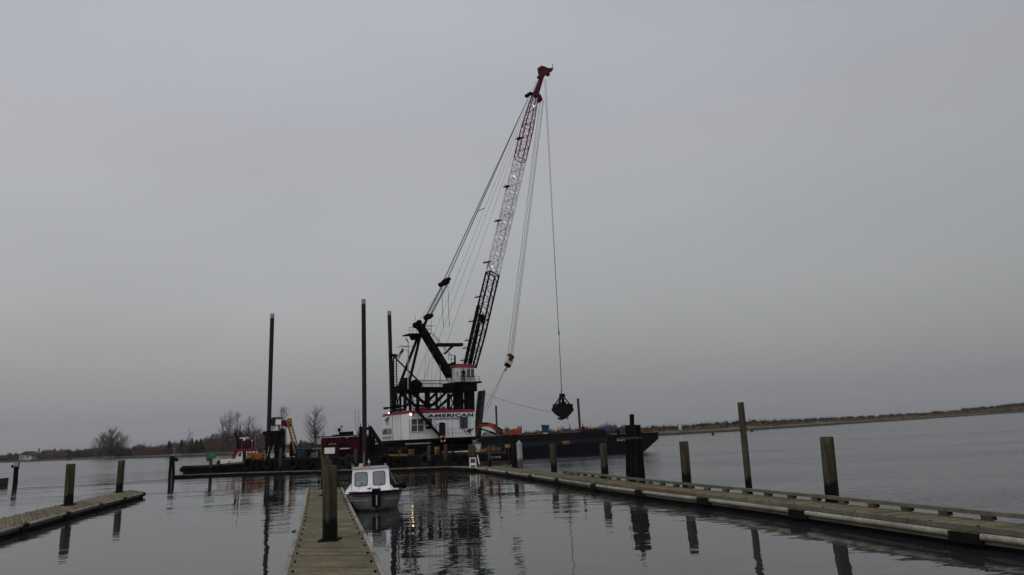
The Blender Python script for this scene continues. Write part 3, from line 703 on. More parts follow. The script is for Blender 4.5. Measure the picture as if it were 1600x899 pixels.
# ------------------------------------------------------------------ small white boat
def boat():
    Yb = 30.4; b = foot(588, Yb, 0)
    root = thing('motorboat', V((b.x, b.y, 0)), 'small white cabin motorboat with two front windows moored bow first at the centre dock', 'boat')
    root.rotation_euler.z = R(13.5)
    cx = b.x; hull = MB(); st = []
    N_ = 12; Lb_ = 5.6
    def half(s_): return 1.20*(1-(1-min(s_/.42,1))**2.6)**.62 if s_ > 0 else .02
    rimz = lambda s_: .82-.16*min(s_/.5,1)
    rings = []
    for i in range(N_+1):
        s_ = (i/N_)**1.5; y = b.y+Lb_*s_; hb = max(half(s_), .05); z1 = rimz(s_)
        kz = -.35+.42*(1-min(s_/.10,1))**2
        prof = [(-1,1),(-.97,.72),(-.86,.34),(-.62,.10),(-.3,.02),(0,0),(.3,.02),(.62,.10),(.86,.34),(.97,.72),(1,1)]
        sh = min(1, .75+s_*2)
        rings.append([V((cx+hb*(abs(u)**(1/ (1.0)))*(1 if u > 0 else -1)*1.0, y+.10*(1-w)*(1-s_), kz+(z1-kz)*w)) for u, w in prof])
    hull.loft(rings, closed=False, caps=False)
    hull.add(rings[-1], [tuple(range(len(rings[-1])))])
    h = hull.build('hull', M_hullg, root)
    dk = MB(); dr = []
    for i in range(N_+1):
        s_ = (i/N_)**1.5; y = b.y+Lb_*s_; hb = max(half(s_)*1.0, .05); z1 = rimz(s_)
        dr.append([V((cx-hb,y,z1)), V((cx-hb*.5,y,z1+.07)), V((cx,y,z1+.10)), V((cx+hb*.5,y,z1+.07)), V((cx+hb,y,z1))])
    dk.loft(dr, closed=False, caps=False); dk.build('foredeck', M_gel, root)
    # rub rail, two lines
    for dz, r, m_, nm in ((-.02,.055,M_blk2,'rub_rail'),(-.13,.03,M_maroon,'trim_line')):
        mb = MB()
        for sg in (-1,1): mb.path([V((cx+sg*(max(half((i/N_)**1.5),.05)+(.02 if dz>-.1 else 0)), b.y+Lb_*(i/N_)**1.5, rimz((i/N_)**1.5)+dz)) for i in range(N_+1)], r, 7)
        mb.build(nm, m_, root)
    mb = MB()
    for sg in (-1,1): mb.path([V((cx+sg*(max(half((i/N_)**1.5),.05)*.985+.012), b.y+.06+Lb_*(i/N_)**1.5, rimz((i/N_)**1.5)-.34)) for i in range(1, N_+1)], .018, 6)
    mb.build('side_stripe', M_grey, root)
    # bow fender
    mb = MB(); fx = cx
    mb.box(V((fx, b.y-.06, .56)), .36, .16, .70); f = mb.build('bow_fender', M_blk, root)
    mb = MB(); mb.box(V((fx, b.y-.06, .935)), .38, .18, .05); mb.build('fender_cap', M_maroon, f)
    mb = MB(); mb.box(V((fx+.01, b.y-.15, .48)), .06, .02, .42); mb.build('pale_strip', M_grey, f)
    # cabin
    yf = b.y+1.15; x0 = at(552.5, 762, yf).x; x1 = at(612, 762, yf).x; x0 += .20; x1 += .20; zt = at(582, 732.5, yf).z; zb = .74; yb_ = yf+2.3; rk = .22
    xt0, xt1 = x0+.06, x1-.10
    def quadbox(mb, z0, z1, ins0, ins1, yf0, yf1, yb0, yb1):
        A = [V((x0+ins0,yf0,z0)),V((x1-ins0,yf0,z0)),V((x1-ins0,yb0,z0)),V((x0+ins0,yb0,z0))]
        B = [V((x0+ins1,yf1,z1)),V((x1-ins1,yf1,z1)),V((x1-ins1,yb1,z1)),V((x0+ins1,yb1,z1))]
        mb.add(A+B, [(3,2,1,0),(4,5,6,7),(0,1,5,4),(1,2,6,5),(2,3,7,6),(3,0,4,7)])
    cb = MB(); quadbox(cb, zb, zt, 0, .06, yf, yf+rk, yb_, yb_); cab = cb.build('cabin', M_gel, root)
    cb = MB(); quadbox(cb, zt, zt+.04, .03, .05, yf+rk-.05, yf+rk-.03, yb_+.2, yb_+.2); cb.build('roof', M_grey, root)
    sl = MB()   # sloping shoulders either side of the cabin
    for sg, xa in ((-1,x0),(1,x1)):
        sl.add([V((xa,yf+.05,zb+.30)),V((xa+sg*.26,yf+.25,zb-.02)),V((xa+sg*.26,yb_,zb-.02)),V((xa,yb_,zb+.30)),V((xa,yf-.1,zb-.02))], [(0,1,2,3) if sg<0 else (3,2,1,0),(0,4,1)])
    sl.build('shoulder', M_gel, root)
    def rrect(cx_, cz, w, h_, r, y0, slope):
        pts = []
        for (sx, sz, a0) in ((1,1,0),(-1,1,90),(-1,-1,180),(1,-1,270)):
            for k in range(4):
                a = R(a0+k*30); xx = cx_+sx*(w/2-r)+r*math.cos(a); zz = cz+sz*(h_/2-r)+r*math.sin(a); pts.append(V((xx, y0+slope*(zz-zb), zz)))
        return pts
    slope = rk/(zt-zb)
    for (xa, xb_) in ((559,577.5),(586.8,604.5)):
        wx0, wx1 = at(xa,748,yf+.1).x+.20, at(xb_,748,yf+.1).x+.20; cz = (at(570,738.3,yf+.1).z+at(570,758.5,yf+.1).z)/2; hh = at(570,738.3,yf+.1).z-at(570,758.5,yf+.1).z
        mb = MB(); mb.prism(rrect((wx0+wx1)/2, cz, wx1-wx0+.05, hh+.05, .09, yf-.012, slope), V((0,.011,0))); fr = mb.build('window_frame', M_blk2, cab)
        mb = MB(); mb.prism(rrect((wx0+wx1)/2, cz, wx1-wx0, hh, .08, yf-.024, slope), V((0,.011,0))); mb.build('window', mat('boat window', (.17,.19,.19), .12, var=.25, scale=1.5, spec=.6), cab)
        if xa < 570:
            mb = MB(); mb.blob(V((wx0+.13, yf-.03+slope*(cz-hh*.3-zb), cz-hh*.33)), .12,.012,.09); mb.build('decal', M_teal, cab)
    mb = MB()
    for yy in (yf+.55, yf+1.4): mb.box(V((x0-.005+.03, yy, zb+.55)), .06, .6, .38)
    mb.build('side_window', M_glass, cab)
    mb = MB(); mb.box(V(((x0+x1)/2, yf-.02, zb+.05)), x1-x0+.3, .04, .03); mb.build('pinstripe', M_maroon, root)
    # roof gear
    rz = zt+.05
    def X(px): return at(px, 730, yf+.8).x+.30
    mb = MB(); mb.box(V((X(570), yf+.8, rz+.10)), .17,.16,.16); mb.build('searchlight', M_cream, root)
    mb = MB(); mb.box(V((X(576.5), yf+.8, rz+.05)), .42,.12,.04)
    for px in (575,582): mb.blob(V((X(px), yf+.8, rz+.09)), .05,.05,.07)
    mb.build('horn_bar', mat('orange red plastic', (.26,.06,.04), .5), root)
    mb = MB(); mb.blob(V((X(582.5), yf+.8, rz+.22)), .06,.06,.07); mb.tube(V((X(582.5),yf+.8,rz)), V((X(582),yf+.8,rz+.38)), .015,.015,6); mb.build('mast_light', M_cream, root)
    for px, h_ in ((574.5,.70),(556.5,.22),(606,.12)):
        mb = MB(); mb.tube(V((X(px),yf+.9,rz-.02)), V((X(px)+.01,yf+.9,rz+h_)), .009, .005, 6); mb.build('antenna', M_wht, root)
    # gunwale gear at the right: dark fender and stay
    mb = MB(); q = V((x1+.46, yf+.9, .86)); mb.tube(q+V((-.32,0,.02)), q+V((.2,.0,.02)), .09,.09,8); mb.torus(q+V((.2,0,.03)), V((0,1,0)), .10,.05); mb.build('outrigger', M_blk, root)
    mb = MB(); mb.tube(V((xt1+.02, yf+1.0, zt)), q+V((-.1,0,.05)), .018,.018,6); mb.build('stay', M_grey, root)
    mb = MB()
    for sg, xx in ((-1, x0+.10), (1, x1-.14)):
        mb.path([V((xx, yf+.35, rz)), V((xx, yf+.40, rz+.09)), V((xx, yb_-.2, rz+.09)), V((xx, yb_-.15, rz))], .014, 6)
    mb.build('roof_rail', M_grey, root)
    mb = MB(); mb.tube(V((cx-.28, b.y+.42, .86)), V((cx-.28, b.y+.42, .96)), .025,.025,6); mb.tube(V((cx-.38, b.y+.42, .955)), V((cx-.18, b.y+.42, .955)), .02,.02,6); mb.build('cleat', M_blk2, root)
    mb = MB()
    for k in range(2):
        xw_ = x0+.32+k*.86; mb.tube(V((xw_, yf-.03, zb+.16)), V((xw_+.16, yf+.03, zb+.44)), .010,.008,5)
    mb.build('wiper', M_blk, cab)
    # mooring line
    cl = V((e1.x-.1, e1.y-4.5, .5)); mb = MB(); mb.path([V((cx-.9, b.y+1.0, .78)), V((cx-1.1, b.y+.9, .6)), V((Rc[2].x+.0, b.y+.7, .5))], .014, 5); mb.build('mooring_line', M_grey, root)
boat()
# skiff entering at the left
def skiff():
    Y = 84; b = foot(12.5, Y, 0)
    root = thing('skiff', V((b.x-2.2, b.y, 0)), 'small brown open skiff half out of the frame at the left edge', 'boat')
    rings = []
    for i in range(9):
        s_ = i/8; x = b.x-5*s_; hw = .85*(1-(1-min(s_/.5,1))**2)**.5+.04; zt = .75-.18*s_
        rings.append([V((x, b.y+hw*u, -.15+(zt+.15)*w)) for u, w in ((-1,1),(-.9,.5),(-.5,.05),(0,0),(.5,.05),(.9,.5),(1,1))])
    mb = MB(); mb.loft(rings, closed=False, caps=False); mb.build('hull', mat('brown hull', (.045,.036,.022), .6), root)
    mb = MB(); mb.path([r[0] for r in rings], .06, 6); mb.path([r[-1] for r in rings], .06, 6); mb.build('gunwale', M_blk2, root)
    mb = MB(); mb.box(V((b.x-2.3,b.y,.35)), .3,1.5,.05); mb.box(V((b.x-3.6,b.y,.35)), .3,1.5,.05); mb.build('thwart', M_rail, root)
skiff()

# ------------------------------------------------------------------ tugboat
def tug():
    Y = 92.0; k = Y/F
    P = lambda px, py, dy=0: at(px, py, Y+dy)
    b = foot(345, Y, 0)
    root = thing('tugboat', b, 'low dark tugboat with white and red wheelhouse and radar mast behind the far dock', 'tugboat')
    xs = (287.5, 292, 300, 315, 335, 355, 380, 402); rings = []
    for i, px in enumerate(xs):
        hw = (.1, 1.1, 1.9, 2.3, 2.4, 2.4, 2.4, 2.2)[i]
        tz = interp([(287,.98),(300,.90),(340,.86),(380,1.02),(402,1.15)], px)
        x = foot(px, Y, 1).x; rx = x+(.6 if i == 0 else 0)
        rings.append([V((x, Y-hw, tz)), V((x, Y-hw*1.02, tz-.3)), V((rx, Y-hw*.95, .1)), V((rx, Y-hw*.7, -.4)), V((rx, Y+hw*.7, -.4)), V((rx, Y+hw*.95, .1)), V((x, Y+hw*1.02, tz-.3)), V((x, Y+hw, tz))])
    mb = MB(); mb.loft(rings); mb.build('hull', M_blk2, root)
    mb = MB(); mb.path([r[1]+V((0,-.05,.1)) for r in rings], .17, 8); mb.path([r[6]+V((0,.05,.1)) for r in rings], .17, 8); mb.blob(rings[0][1]+V((0.1,.1,-.1)), .5,1.0,.42); mb.build('bumper', M_rub, root)
    mb = MB(); mb.path([r[0]+V((0,-.02,.10)) for r in rings], .06, 6); mb.build('bulwark', M_maroon, root)
    dy = -1.75
    def plate(px0, py0, px1, py1, d0, d1, m_, nm, par=root):
        a, c = P(px0, py1, d0), P(px1, py0, d0); mb = MB(); mb.prism([V((a.x,a.y,a.z)),V((c.x,a.y,a.z)),V((c.x,a.y,c.z)),V((a.x,a.y,c.z))], V((0,d1-d0,0))); return mb.build(nm, m_, par)
    M_twh = mat('tug white', (.60,.60,.52), .5, var=.15, scale=1.5)
    a = [P(344.5,726,dy), P(379,722,dy), P(379,705.5,dy), P(372.5,705.5,dy), P(366.5,717.5,dy), P(345,718.5,dy)]
    mb = MB(); mb.prism(a, V((0,3.5,0))); hs = mb.build('deckhouse', M_twh, root)
    mb = MB(); mb.prism([P(360.5,717,dy-.06), P(366.6,717.2,dy-.06), P(372.3,705.2,dy-.06), P(366,704.5,dy-.06)], V((0,3.6,0))); mb.build('windscreen_panel', M_red, root)
    mb = MB(); mb.prism([P(371.2,713.5,dy-.04), P(376.6,713,dy-.04), P(376.8,706.8,dy-.04), P(374,706.8,dy-.04)], V((0,.03,0))); mb.build('window', M_glass, hs)
    mb = MB(); mb.tube(P(358,722,dy-.02), P(358,722,dy-.06), .1,.1,10); mb.build('porthole', M_glass, hs)
    mb = MB(); mb.prism([P(365,705,dy-.2), P(365.5,702.5,dy-.2), P(403,701,dy-.2), P(403,703.2,dy-.2)], V((0,3.9,0))); mb.build('roof', M_red, root)
    plate(379, 704, 384, 720, dy, 1.7, M_cont, 'engine_casing')
    plate(384, 704.5, 400, 717, dy+.4, 1.5, M_teal, 'aft_cabin')
    mb = MB()
    for px in (385.5,390.5,396,402): mb.tube(P(px,714,dy), P(px,702.5,dy), .06,.06,6)
    mb.tube(P(384,707,dy), P(402,706,dy), .05,.05,6); mb.build('railing', M_wht, root)
    plate(378, 688, 391, 702.5, -.6, .6, M_cont, 'mast_housing')
    mb = MB()
    mb.tube(P(371.5,704), P(370.5,682.5), .17,.15,8); mb.tube(P(370.5,682.5), P(366.8,676.5), .15,.13,8); mb.build('exhaust_pipe', M_blk, root)
    mb = MB(); mb.tube(P(375,704,.3), P(375.2,661,.3), .12,.05,8); mb.build('mast', M_blk, root)
    mb = MB(); mb.box(P(382,684.5), 1.15,.25,.12); mb.tube(P(382,689), P(382,684.5), .18,.12,8); mb.build('radar', M_wht, root)
    mb = MB(); mb.tube(P(393.5,702), P(393.5,690.5), .04,.04,6); mb.blob(P(393.5,689.3), .14,.14,.14); mb.build('deck_light', M_wht, root)
    mb = MB(); mb.tube(P(398.5,702,1), P(399,679,1), .05,.03,6); mb.build('antenna', M_grey, root)
    mb = MB(); mb.tube(P(340.5,728,-.5), P(342,720,-.5), .22,.16,8); mb.beam(P(338.5,723.5,-.5), P(343,723,-.5), .14); mb.tube(P(345.5,727,-.6), P(345.5,724,-.6), .16,.16,8); mb.build('towing_bitt', M_blk, root)
tug()

# ------------------------------------------------------------------ crane barge
BL = foot(384, 88, 0); BR = foot(801, 75.5, 0)
bd = (BR-BL).normalized(); bn = V((-bd.y, bd.x, 0)); BLEN = (BR-BL).length; BW = 10.5
def deckz(s_): return 1.40-.42*s_/BLEN
def BP(s_, t_, z_=0): return BL+bd*s_+bn*t_+V((0,0,deckz(s_)+z_))
def s_at(px, t_=0):
    lo, hi = -8.0, BLEN+8
    for _ in range(40):
        m_ = (lo+hi)/2; q = CM.transposed() @ (BP(m_, t_)-CP0); x = 800+F*q.x/-q.z
        if x < px: lo = m_
        else: hi = m_
    return lo
def Bat(px, t_, z_=0): return BP(s_at(px, t_), t_, z_)
def barge():
    root = thing('crane_barge', BL+bd*BLEN/2, 'long dark blue work barge that carries the big crane behind the far dock', 'barge')
    mb = MB()
    prof = [(0,0),(0,-.55),(1.2,-1.9),(BLEN-1.6,-1.9),(BLEN,-.75),(BLEN,0)]
    a = [BP(s_,0,z_) for s_, z_ in prof]; mb.prism([V((p.x,p.y,max(p.z,-.5))) for p in a], V((-.03,1,0))*BW); mb.build('hull', M_navy, root)
    mb = MB(); mb.beam(BP(0,-.06,-.06), BP(BLEN,-.06,-.06), .14,.14); mb.beam(BP(0,-.06,-.5), BP(BLEN,-.06,-.5), .10,.10); mb.build('rub_strake', M_blk2, root)
    mb = MB(); p0 = BP(BLEN*.80,-.02,0); p1 = BP(BLEN-.3,-.02,0); p0.z = p1.z = .10; mb.beam(p0, p1, .05,.16); mb.build('waterline_band', M_rust, root)
    dk = MB(); bw2 = V((-.03,1,0))*(BW-.04); dk.prism([BP(.02,.02,.004),BP(BLEN-.02,.02,.004),BP(BLEN-.02,.02,.004)+bw2,BP(.02,.02,.004)+bw2], V((0,0,.02))); dk.build('deck', M_blk2, root)
    tx = MB(); s0 = s_at(767); s1 = s_at(782.5); p = BP(s0,-.01,0); p.z = .42; text_into(tx, 'BLAINE', p, bd, V((0,0,1)), s1-s0, .28, -bn, .012, .01); tx.build('lettering', M_textw, root)
    # guard rail bits and bollards
    rl = MB()
    for px in range(600, 742, 12): q = Bat(px, .4); rl.tube(q, q+V((0,0,1.0)), .03,.03,6)
    for h_ in (.5,1.0): rl.tube(Bat(600,.4,h_), Bat(740,.4,h_), .025,.025,6)
    rl.build('railing', M_blk2, root)
    for px in (455, 605, 700, 792):
        mb = MB(); 
        for e in ((-.35,.35) if px < 790 else (-.2,.2)): q = BP(s_at(px)+e, .5); mb.tube(q, q+V((0,0,.5)), .13,.13,10); mb.tube(q+V((0,0,.5)), q+V((0,0,.56)), .18,.18,10)
        mb.build('bollard', M_blk, root)
barge()
M_rub2 = mat('weathered tyre', (.014,.014,.013), .9, var=.45, scale=4, spec=.1)
lab = ['large tyre at the barge end beside the tug wheelhouse','second tyre hanging left of the left spud','tyre hanging below the foot of the left spud','tyre hanging below the yellow deck crane','tyre below the blue crate left of the red container',
       'tyre below the black opening of the red container','upper leaning tyre right of the one below the container opening','tyre just right of the centre spud','tyre left of the pale pile under the crane','tyre half round under the staircase of the crane','tyre below the life ring','tyre left of the lettering on the barge end']
for i, (px, dz, rr) in enumerate(((389,-.55,.85),(407,-.6,.75),(419,-.6,.75),(459,-.55,.8),(482,-.6,.7),(538,-.7,.85),(545,-.35,.75),(602,-.6,.9),(622,-.75,.75),(666,-.5,.9),(712,-.55,.75),(727,-.55,.7))):
    q = Bat(px, -.28, dz); t = thing('tyre_fender', q, lab[i], 'tyre', 'tyres hung along the crane barge')
    mb = MB(); mb.torus(q, bn, rr*.68, rr*.30, 20, 8); mb.build('tyre', M_rub2 if i in (5,6,9) else M_rub, t)
    mb = MB(); mb.tube(q+V((0,0,rr*.6)), V((q.x,q.y,q.z-dz+.1))+bn*.3, .03,.03,5); mb.build('chain', M_blk2, t)

# spuds
def spud(px_t, py_t, px_b, Y, wpx, label, zb=-1.5):
    b = foot(px_b, Y, 1.0); t = at(px_t, py_t, Y); d = t-b; b0 = b+d*((zb-1.0)/d.z); r = wpx*Y/F/2
    root = thing('spud_pile', V((b0.x,b0.y,0)), label, 'spud', 'tall spuds of the crane barge')
    n = d.normalized(); c = t-n*.62
    mb = MB(); mb.tube(b0, c, r, r, 18)
    for f in (.25,.5,.75): q = lerp(b0, c, f); mb.tube(q-n*.04, q+n*.04, r*1.03, r*1.03, 18)
    mb.build('shaft', M_spud, root)
    mb = MB(); mb.tube(c, t, r*.98, r*.98, 18); mb.build('painted_top', M_grey, root)
    return b0, n, r
spud(425.5, 490.5, 418.5, 90.2, 6.3, 'leftmost tall rusty spud with a pale top, beside the yellow deck crane')
spud(568, 468, 570, 81.5, 6.8, 'centre tall rusty spud with a pale top, in front of the red container')
spud(608.2, 486.5, 614.5, 98, 6.0, 'rear dark spud with a pale top, close behind the white crane house')

def left_gantry():
    # dark spud well frame with hut
    q = Bat(420, 1.4); root = thing('mooring_tower', q, 'black steel tower round the foot of the left spud', 'frame')
    mb = MB(); Y0 = 91
    P = lambda px, py, dy=0: at(px, py, Y0+dy)
    for px in (417, 431, 441):
        for dy in (-1.0, 1.0): mb.beam(P(px,716.5,dy), P(px,674,dy), .32)
    for py in (676, 688, 702):
        for dy in (-1.0,1.0): mb.beam(P(414,py,dy), P(444,py-1,dy), .3)
    for px in (417, 443): mb.beam(P(px,676,-1), P(px,676,1), .3)
    for a, c in (((420,714),(424,692)),((430,692),(436,714)),((438,700),(432,714)),((424,690),(440,678))): mb.beam(P(*a,-1.1), P(*c,-1.1), .16)
    mb.build('frame', M_blk, root)
    mb = MB(); mb.box(P(430,680,0), 1.9,1.6,1.1); mb.tube(P(427,695,-.9), P(427,695,.9), .6,.6,14); mb.tube(P(436,698,-.9), P(436,698,.9), .75,.75,14); mb.build('winch', M_blk2, root)
    mb = MB(); mb.tube(P(417.5,713.5,-1.3), P(420.5,698,-1.3), .05,.05,6); mb.tube(P(424,713,-1.3), P(428,696,-1.3), .06,.06,6); mb.build('pale_stay', M_grey, root)
    mb = MB(); mb.tube(P(414.5,677.5,-1.2), P(414.5,677.5,.6), .3,.3,12); mb.build('sheave', M_blk, root)
    # yellow and red deck crane
    q = Bat(441, 3.6); root = thing('deck_crane', q, 'small deck crane with red and white boxes on top and a lowered yellow jib', 'crane')
    mb = MB(); mb.tube(P(440,716,2), P(441,670,2), .55,.42,12); mb.build('pedestal', M_blk, root)
    mb = MB(); mb.prism([P(436,663,-.2), P(448,668,-.2), P(451,657,-.2), P(437,656,-.2)], V((0,1.5,0))); mb.beam(P(421,653.5,0), P(440,653.5,0), .22); mb.build('slewing_head', M_cont, root)
    mb = MB(); mb.box(P(430,660.5,.2), .8,.9,.75); mb.build('red_box', M_red, root)
    mb = MB(); mb.box(P(436.5,660,.1), .75,.8,.62); mb.box(P(423.5,658,.1), .45,.6,.9); mb.build('white_box', M_wht, root)
    mb = MB(); mb.box(P(428,669.5,.3), 1.35,.9,.8); mb.build('white_cabin', M_wht, root)
    mb = MB(); mb.box(P(427.2,659.8,-.1), .35,.8,.8); mb.build('green_box', M_grn2, root)
    mb = MB()
    for dy in (-.35,.35): mb.beam(P(448.5,656,dy), P(461.5,709,dy), .17,.24)
    for dy in (-.35,.35): mb.beam(P(453,656,dy), P(464,694,dy), .12,.18)
    for f in range(9):
        t0 = f/9; mb.beam(lerp(P(448.5,656,-.35),P(461.5,709,-.35),t0), lerp(P(448.5,656,.35),P(461.5,709,.35),t0), .08)
        mb.beam(lerp(P(448.5,656,-.35),P(460,700,-.35),t0), lerp(P(453,656,-.35),P(464,694,-.35),min(1,t0+.1)), .08)
    mb.beam(P(449,656,0), P(455,655.5,0), .3); mb.build('jib', M_yel, root)
    mb = MB()
    for px in (444,446.5): mb.tube(P(px,670,0), P(px+2,706,0), .045,.045,5)
    mb.tube(P(444,712,-1), P(448,701,-1), .06,.06,5); mb.build('hoist_rope', M_grey, root)
    mb = MB(); mb.prism([P(452,713,1), P(461,713,1), P(458,692,1), P(453,690,1)], V((0,1,0))); mb.build('counterweight', M_cont, root)
left_gantry()
def crate(name, label, cat, px0, px1, py0, py1, t_, dep, m_, extra=None, group=None):
    s0, s1 = s_at(px0, t_), s_at(px1, t_); p = BP((s0+s1)/2, t_)
    a = onp((px0+px1)/2, py0, p, bn); h_ = max(.2, a.z-p.z)
    root = thing(name, p, label, cat, group)
    mb = MB(); c = p+bn*dep/2+V((0,0,h_/2+.03)); mb._bx(c, bd*(s1-s0)/2, bn*dep/2, V((0,0,h_/2))); mb.build('body', m_, root)
    if extra: extra(root, c, s1-s0, dep, h_)
    return root
def slats(root, c, w, d, h_):
    mb = MB()
    for i in range(5):
        q = c+bd*(w*(i/4-.5)*.96)-bn*(d/2+.02); mb.beam(q-V((0,0,h_/2)), q+V((0,0,h_/2)), .06,.04)
    for k in (-1,0,1): q = c-bn*(d/2+.045)+V((0,0,k*h_*.44)); mb.beam(q-bd*w/2, q+bd*w/2, .05,.08)
    mb.build('batten', M_blk2, root)
crate('crate', 'blue covered crate right of the yellow jib', 'crate', 463.5, 476, 702, 715, 2.0, 1.5, M_blue, slats)
crate('crate', 'dark crate right of the blue covered one', 'crate', 476.5, 484, 704, 715, 2.4, 1.5, M_blk2, slats)
crate('tank', 'pale grey tank beside the dark posts left of the red container', 'tank', 486, 493, 707, 716, 1.2, 1.0, M_teal, slats)
crate('timber_stack', 'flat stack of yellow timber in front of the blue crate', 'timber', 470, 483, 713.3, 716, .5, .6, M_yel, slats)
crate('post_rack', 'orange rack at the left corner of the red container', 'rack', 497, 499.5, 703, 717, .8, .6, M_yel, slats)
def hoses():
    for i, (px0, px1, lb) in enumerate(((385,401,'left heap of orange and yellow hose on the barge by the tugboat'),(401,413,'right heap of orange and yellow hose on the barge, next to the left spud'))):
        t = thing('hose_heap', Bat((px0+px1)/2, 1.0), lb, 'hose', 'coloured heaps on the barge deck'); rnd = random.Random(i)
        for m_, nm in ((M_yel,'yellow_hose'),(M_org,'orange_hose')):
            mb = MB()
            for k in range(7):
                q = Bat(rnd.uniform(px0+2,px1-2), rnd.uniform(.5,1.6), rnd.uniform(.1,.5)); mb.torus(q, V((rnd.uniform(-.5,.5), -1, rnd.uniform(-.2,1))), rnd.uniform(.25,.5), .075, 12, 5)
            mb.build(nm, m_, t)
hoses()
def container():
    t_ = 3.2; s0, s1 = s_at(500.5, t_), s_at(567, t_); zt = onp(520, 684.5, BP(s0, t_), bn).z
    zb = deckz(s0)
    root = thing('container', BP((s0+s1)/2, t_), 'dark red corrugated container shed with machinery on its roof, behind the centre spud', 'container')
    mb = MB(); H = zt-zb; n = int((s1-s0)/.20); rib = []
    for i in range(n+1):
        s_ = s0+(s1-s0)*i/n; o_ = 0 if i % 2 else .16
        rib.append(BP(s_, t_+o_)); 
    poly = [V((p.x,p.y,zb+.05)) for p in rib]+[V((p.x,p.y,zb+.05)) for p in (BP(s1,t_+2.6), BP(s0,t_+2.6))]
    mb.prism(poly, V((0,0,H))); body = mb.build('wall', M_cont, root)
    mb = MB(); a = BP(s0-.8, t_-.3); c = BP(s1, t_-.3); a.z = c.z = zt+.14; mb.prism([a, c, c+bn*3.2, a+bn*3.2], V((0,0,.10))); mb.build('roof', M_blk2, root)
    Pp = lambda px, py, dn=-.05: onp(px, py, BP(s0, t_)+bn*dn, bn)
    def plate(px0, py0, px1, py1, dn, m_, nm, par, th=.05):
        mb = MB(); mb.prism([Pp(px0,py1,dn), Pp(px1,py1-.6,dn), Pp(px1,py0-.6,dn), Pp(px0,py0,dn)], bn*th); return mb.build(nm, m_, par)
    plate(507, 700, 523, 709.5, -.12, M_wht, 'notice_board', body)
    plate(528.5, 693, 547, 713.5, -.10, M_blk, 'doorway_shade', body)  # black plate painting the shade inside the container opening
    plate(531, 700.5, 545.5, 702.3, -.5, M_cream, 'workbench', body, .4)
    plate(513, 694, 525, 695, -.2, M_grey, 'shelf', body)
    r2 = thing('roof_machinery', BP((s0+s1)/2, t_, H+.25), 'black generators and tanks standing on the roof of the red container', 'machinery')
    def bx(px0, py0, px1, py1, dn, dep, m_, nm):
        mb = MB(); a = Pp(px0,py1,dn); c = Pp(px1,py0,dn); w = (c-a).dot(bd); z1 = c.z; a.z = max(zt+.26, min(a.z, z1-.1)); mb._bx(V((a.x,a.y,(a.z+z1)/2))+bd*w/2+bn*dep/2, bd*w/2, bn*dep/2, V((0,0,(z1-a.z)/2))); return mb.build(nm, m_, r2)
    bx(519, 679, 531, 684.5, .3, 1.2, M_blk, 'toolbox'); bx(530, 674, 552, 684.5, .6, 1.6, M_blk, 'generator')
    mb = MB(); a = Pp(556,682.5,.6); a.z = zt+.26; mb.tube(a, V((a.x,a.y,Pp(556,671.5,.6).z)), .28,.28,14); mb.build('white_drum', M_wht, r2)
    mb = MB(); a = Pp(530,684,.4); a.z = zt+.26; mb.tube(a, Pp(530,671,.4), .05,.05,6); mb.blob(Pp(530,672,.4), .22,.2,.26); mb.tube(Pp(534,683,.4), Pp(534.3,664.5,.4), .035,.03,6); mb.beam(Pp(531.5,667.5,.4), Pp(536,666.5,.4), .1); mb.tube(Pp(525.5,680,.4), Pp(524.6,668,.4), .02,.02,5); mb.build('antenna', M_blk2, r2)
    for px in (541,544): 
        mb = MB(); mb.blob(Pp(px,684.2,-.1), .08,.06,.08); mb.build('lamp', M_cream, r2)
    mb = MB()
    for px in (555.3,561): mb.tube(Pp(px,682,1.5), Pp(px-.5,641,1.5), .03,.03,5)
    for k in range(10): mb.tube(Pp(555.2-.05*k,679-4*k,1.5), Pp(560.9-.05*k,679-4*k,1.5), .022,.022,5)
    mb.build('ladder', M_grey, r2)
container()
def centre_frame():
    q = Bat(574, .6); root = thing('mooring_tower', q, 'black braced steel tower round the foot of the centre spud', 'frame')
    P = lambda px, py, dn=0: onp(px, py, BP(10, .8)+bn*dn, bn); mb = MB()
    for px in (564, 578.5):
        for dn in (-.3, 1.5): mb.beam(P(px,722,dn), P(px,667,dn), .34)
    for py in (670, 690, 714): mb.beam(P(562,py,-.3), P(580,py,-.3), .3); mb.beam(P(562,py,1.5), P(580,py,1.5), .3)
    mb.beam(P(563,670,-.3), P(563,670,1.5), .3); mb.beam(P(579,670,-.3), P(579,670,1.5), .3)
    for dn in (-.3,1.5): mb.beam(P(577.5,667,dn), P(608.5,714,dn), .34)
    mb.beam(P(584,714,0), P(584,678,0), .28); mb.beam(P(579,690,0), P(590,690,0), .2); mb.beam(P(584,700,0), P(600,702,0), .2)
    mb.tube(P(563.5,667,-.3), P(563,661.5,-.3), .06,.03,5); mb.tube(P(576,667,-.3), P(576,663,-.3), .06,.03,5)
    mb.build('frame', M_blk, root)
    mb = MB(); mb.tube(P(590,708,.2), P(590,708,1.6), .7,.7,14); mb.tube(P(598,712,.2), P(598,712,1.6), .5,.5,14); mb.build('winch', M_blk2, root)
    for px, py in ((581,719.5),(599,709)): 
        pass
centre_frame()
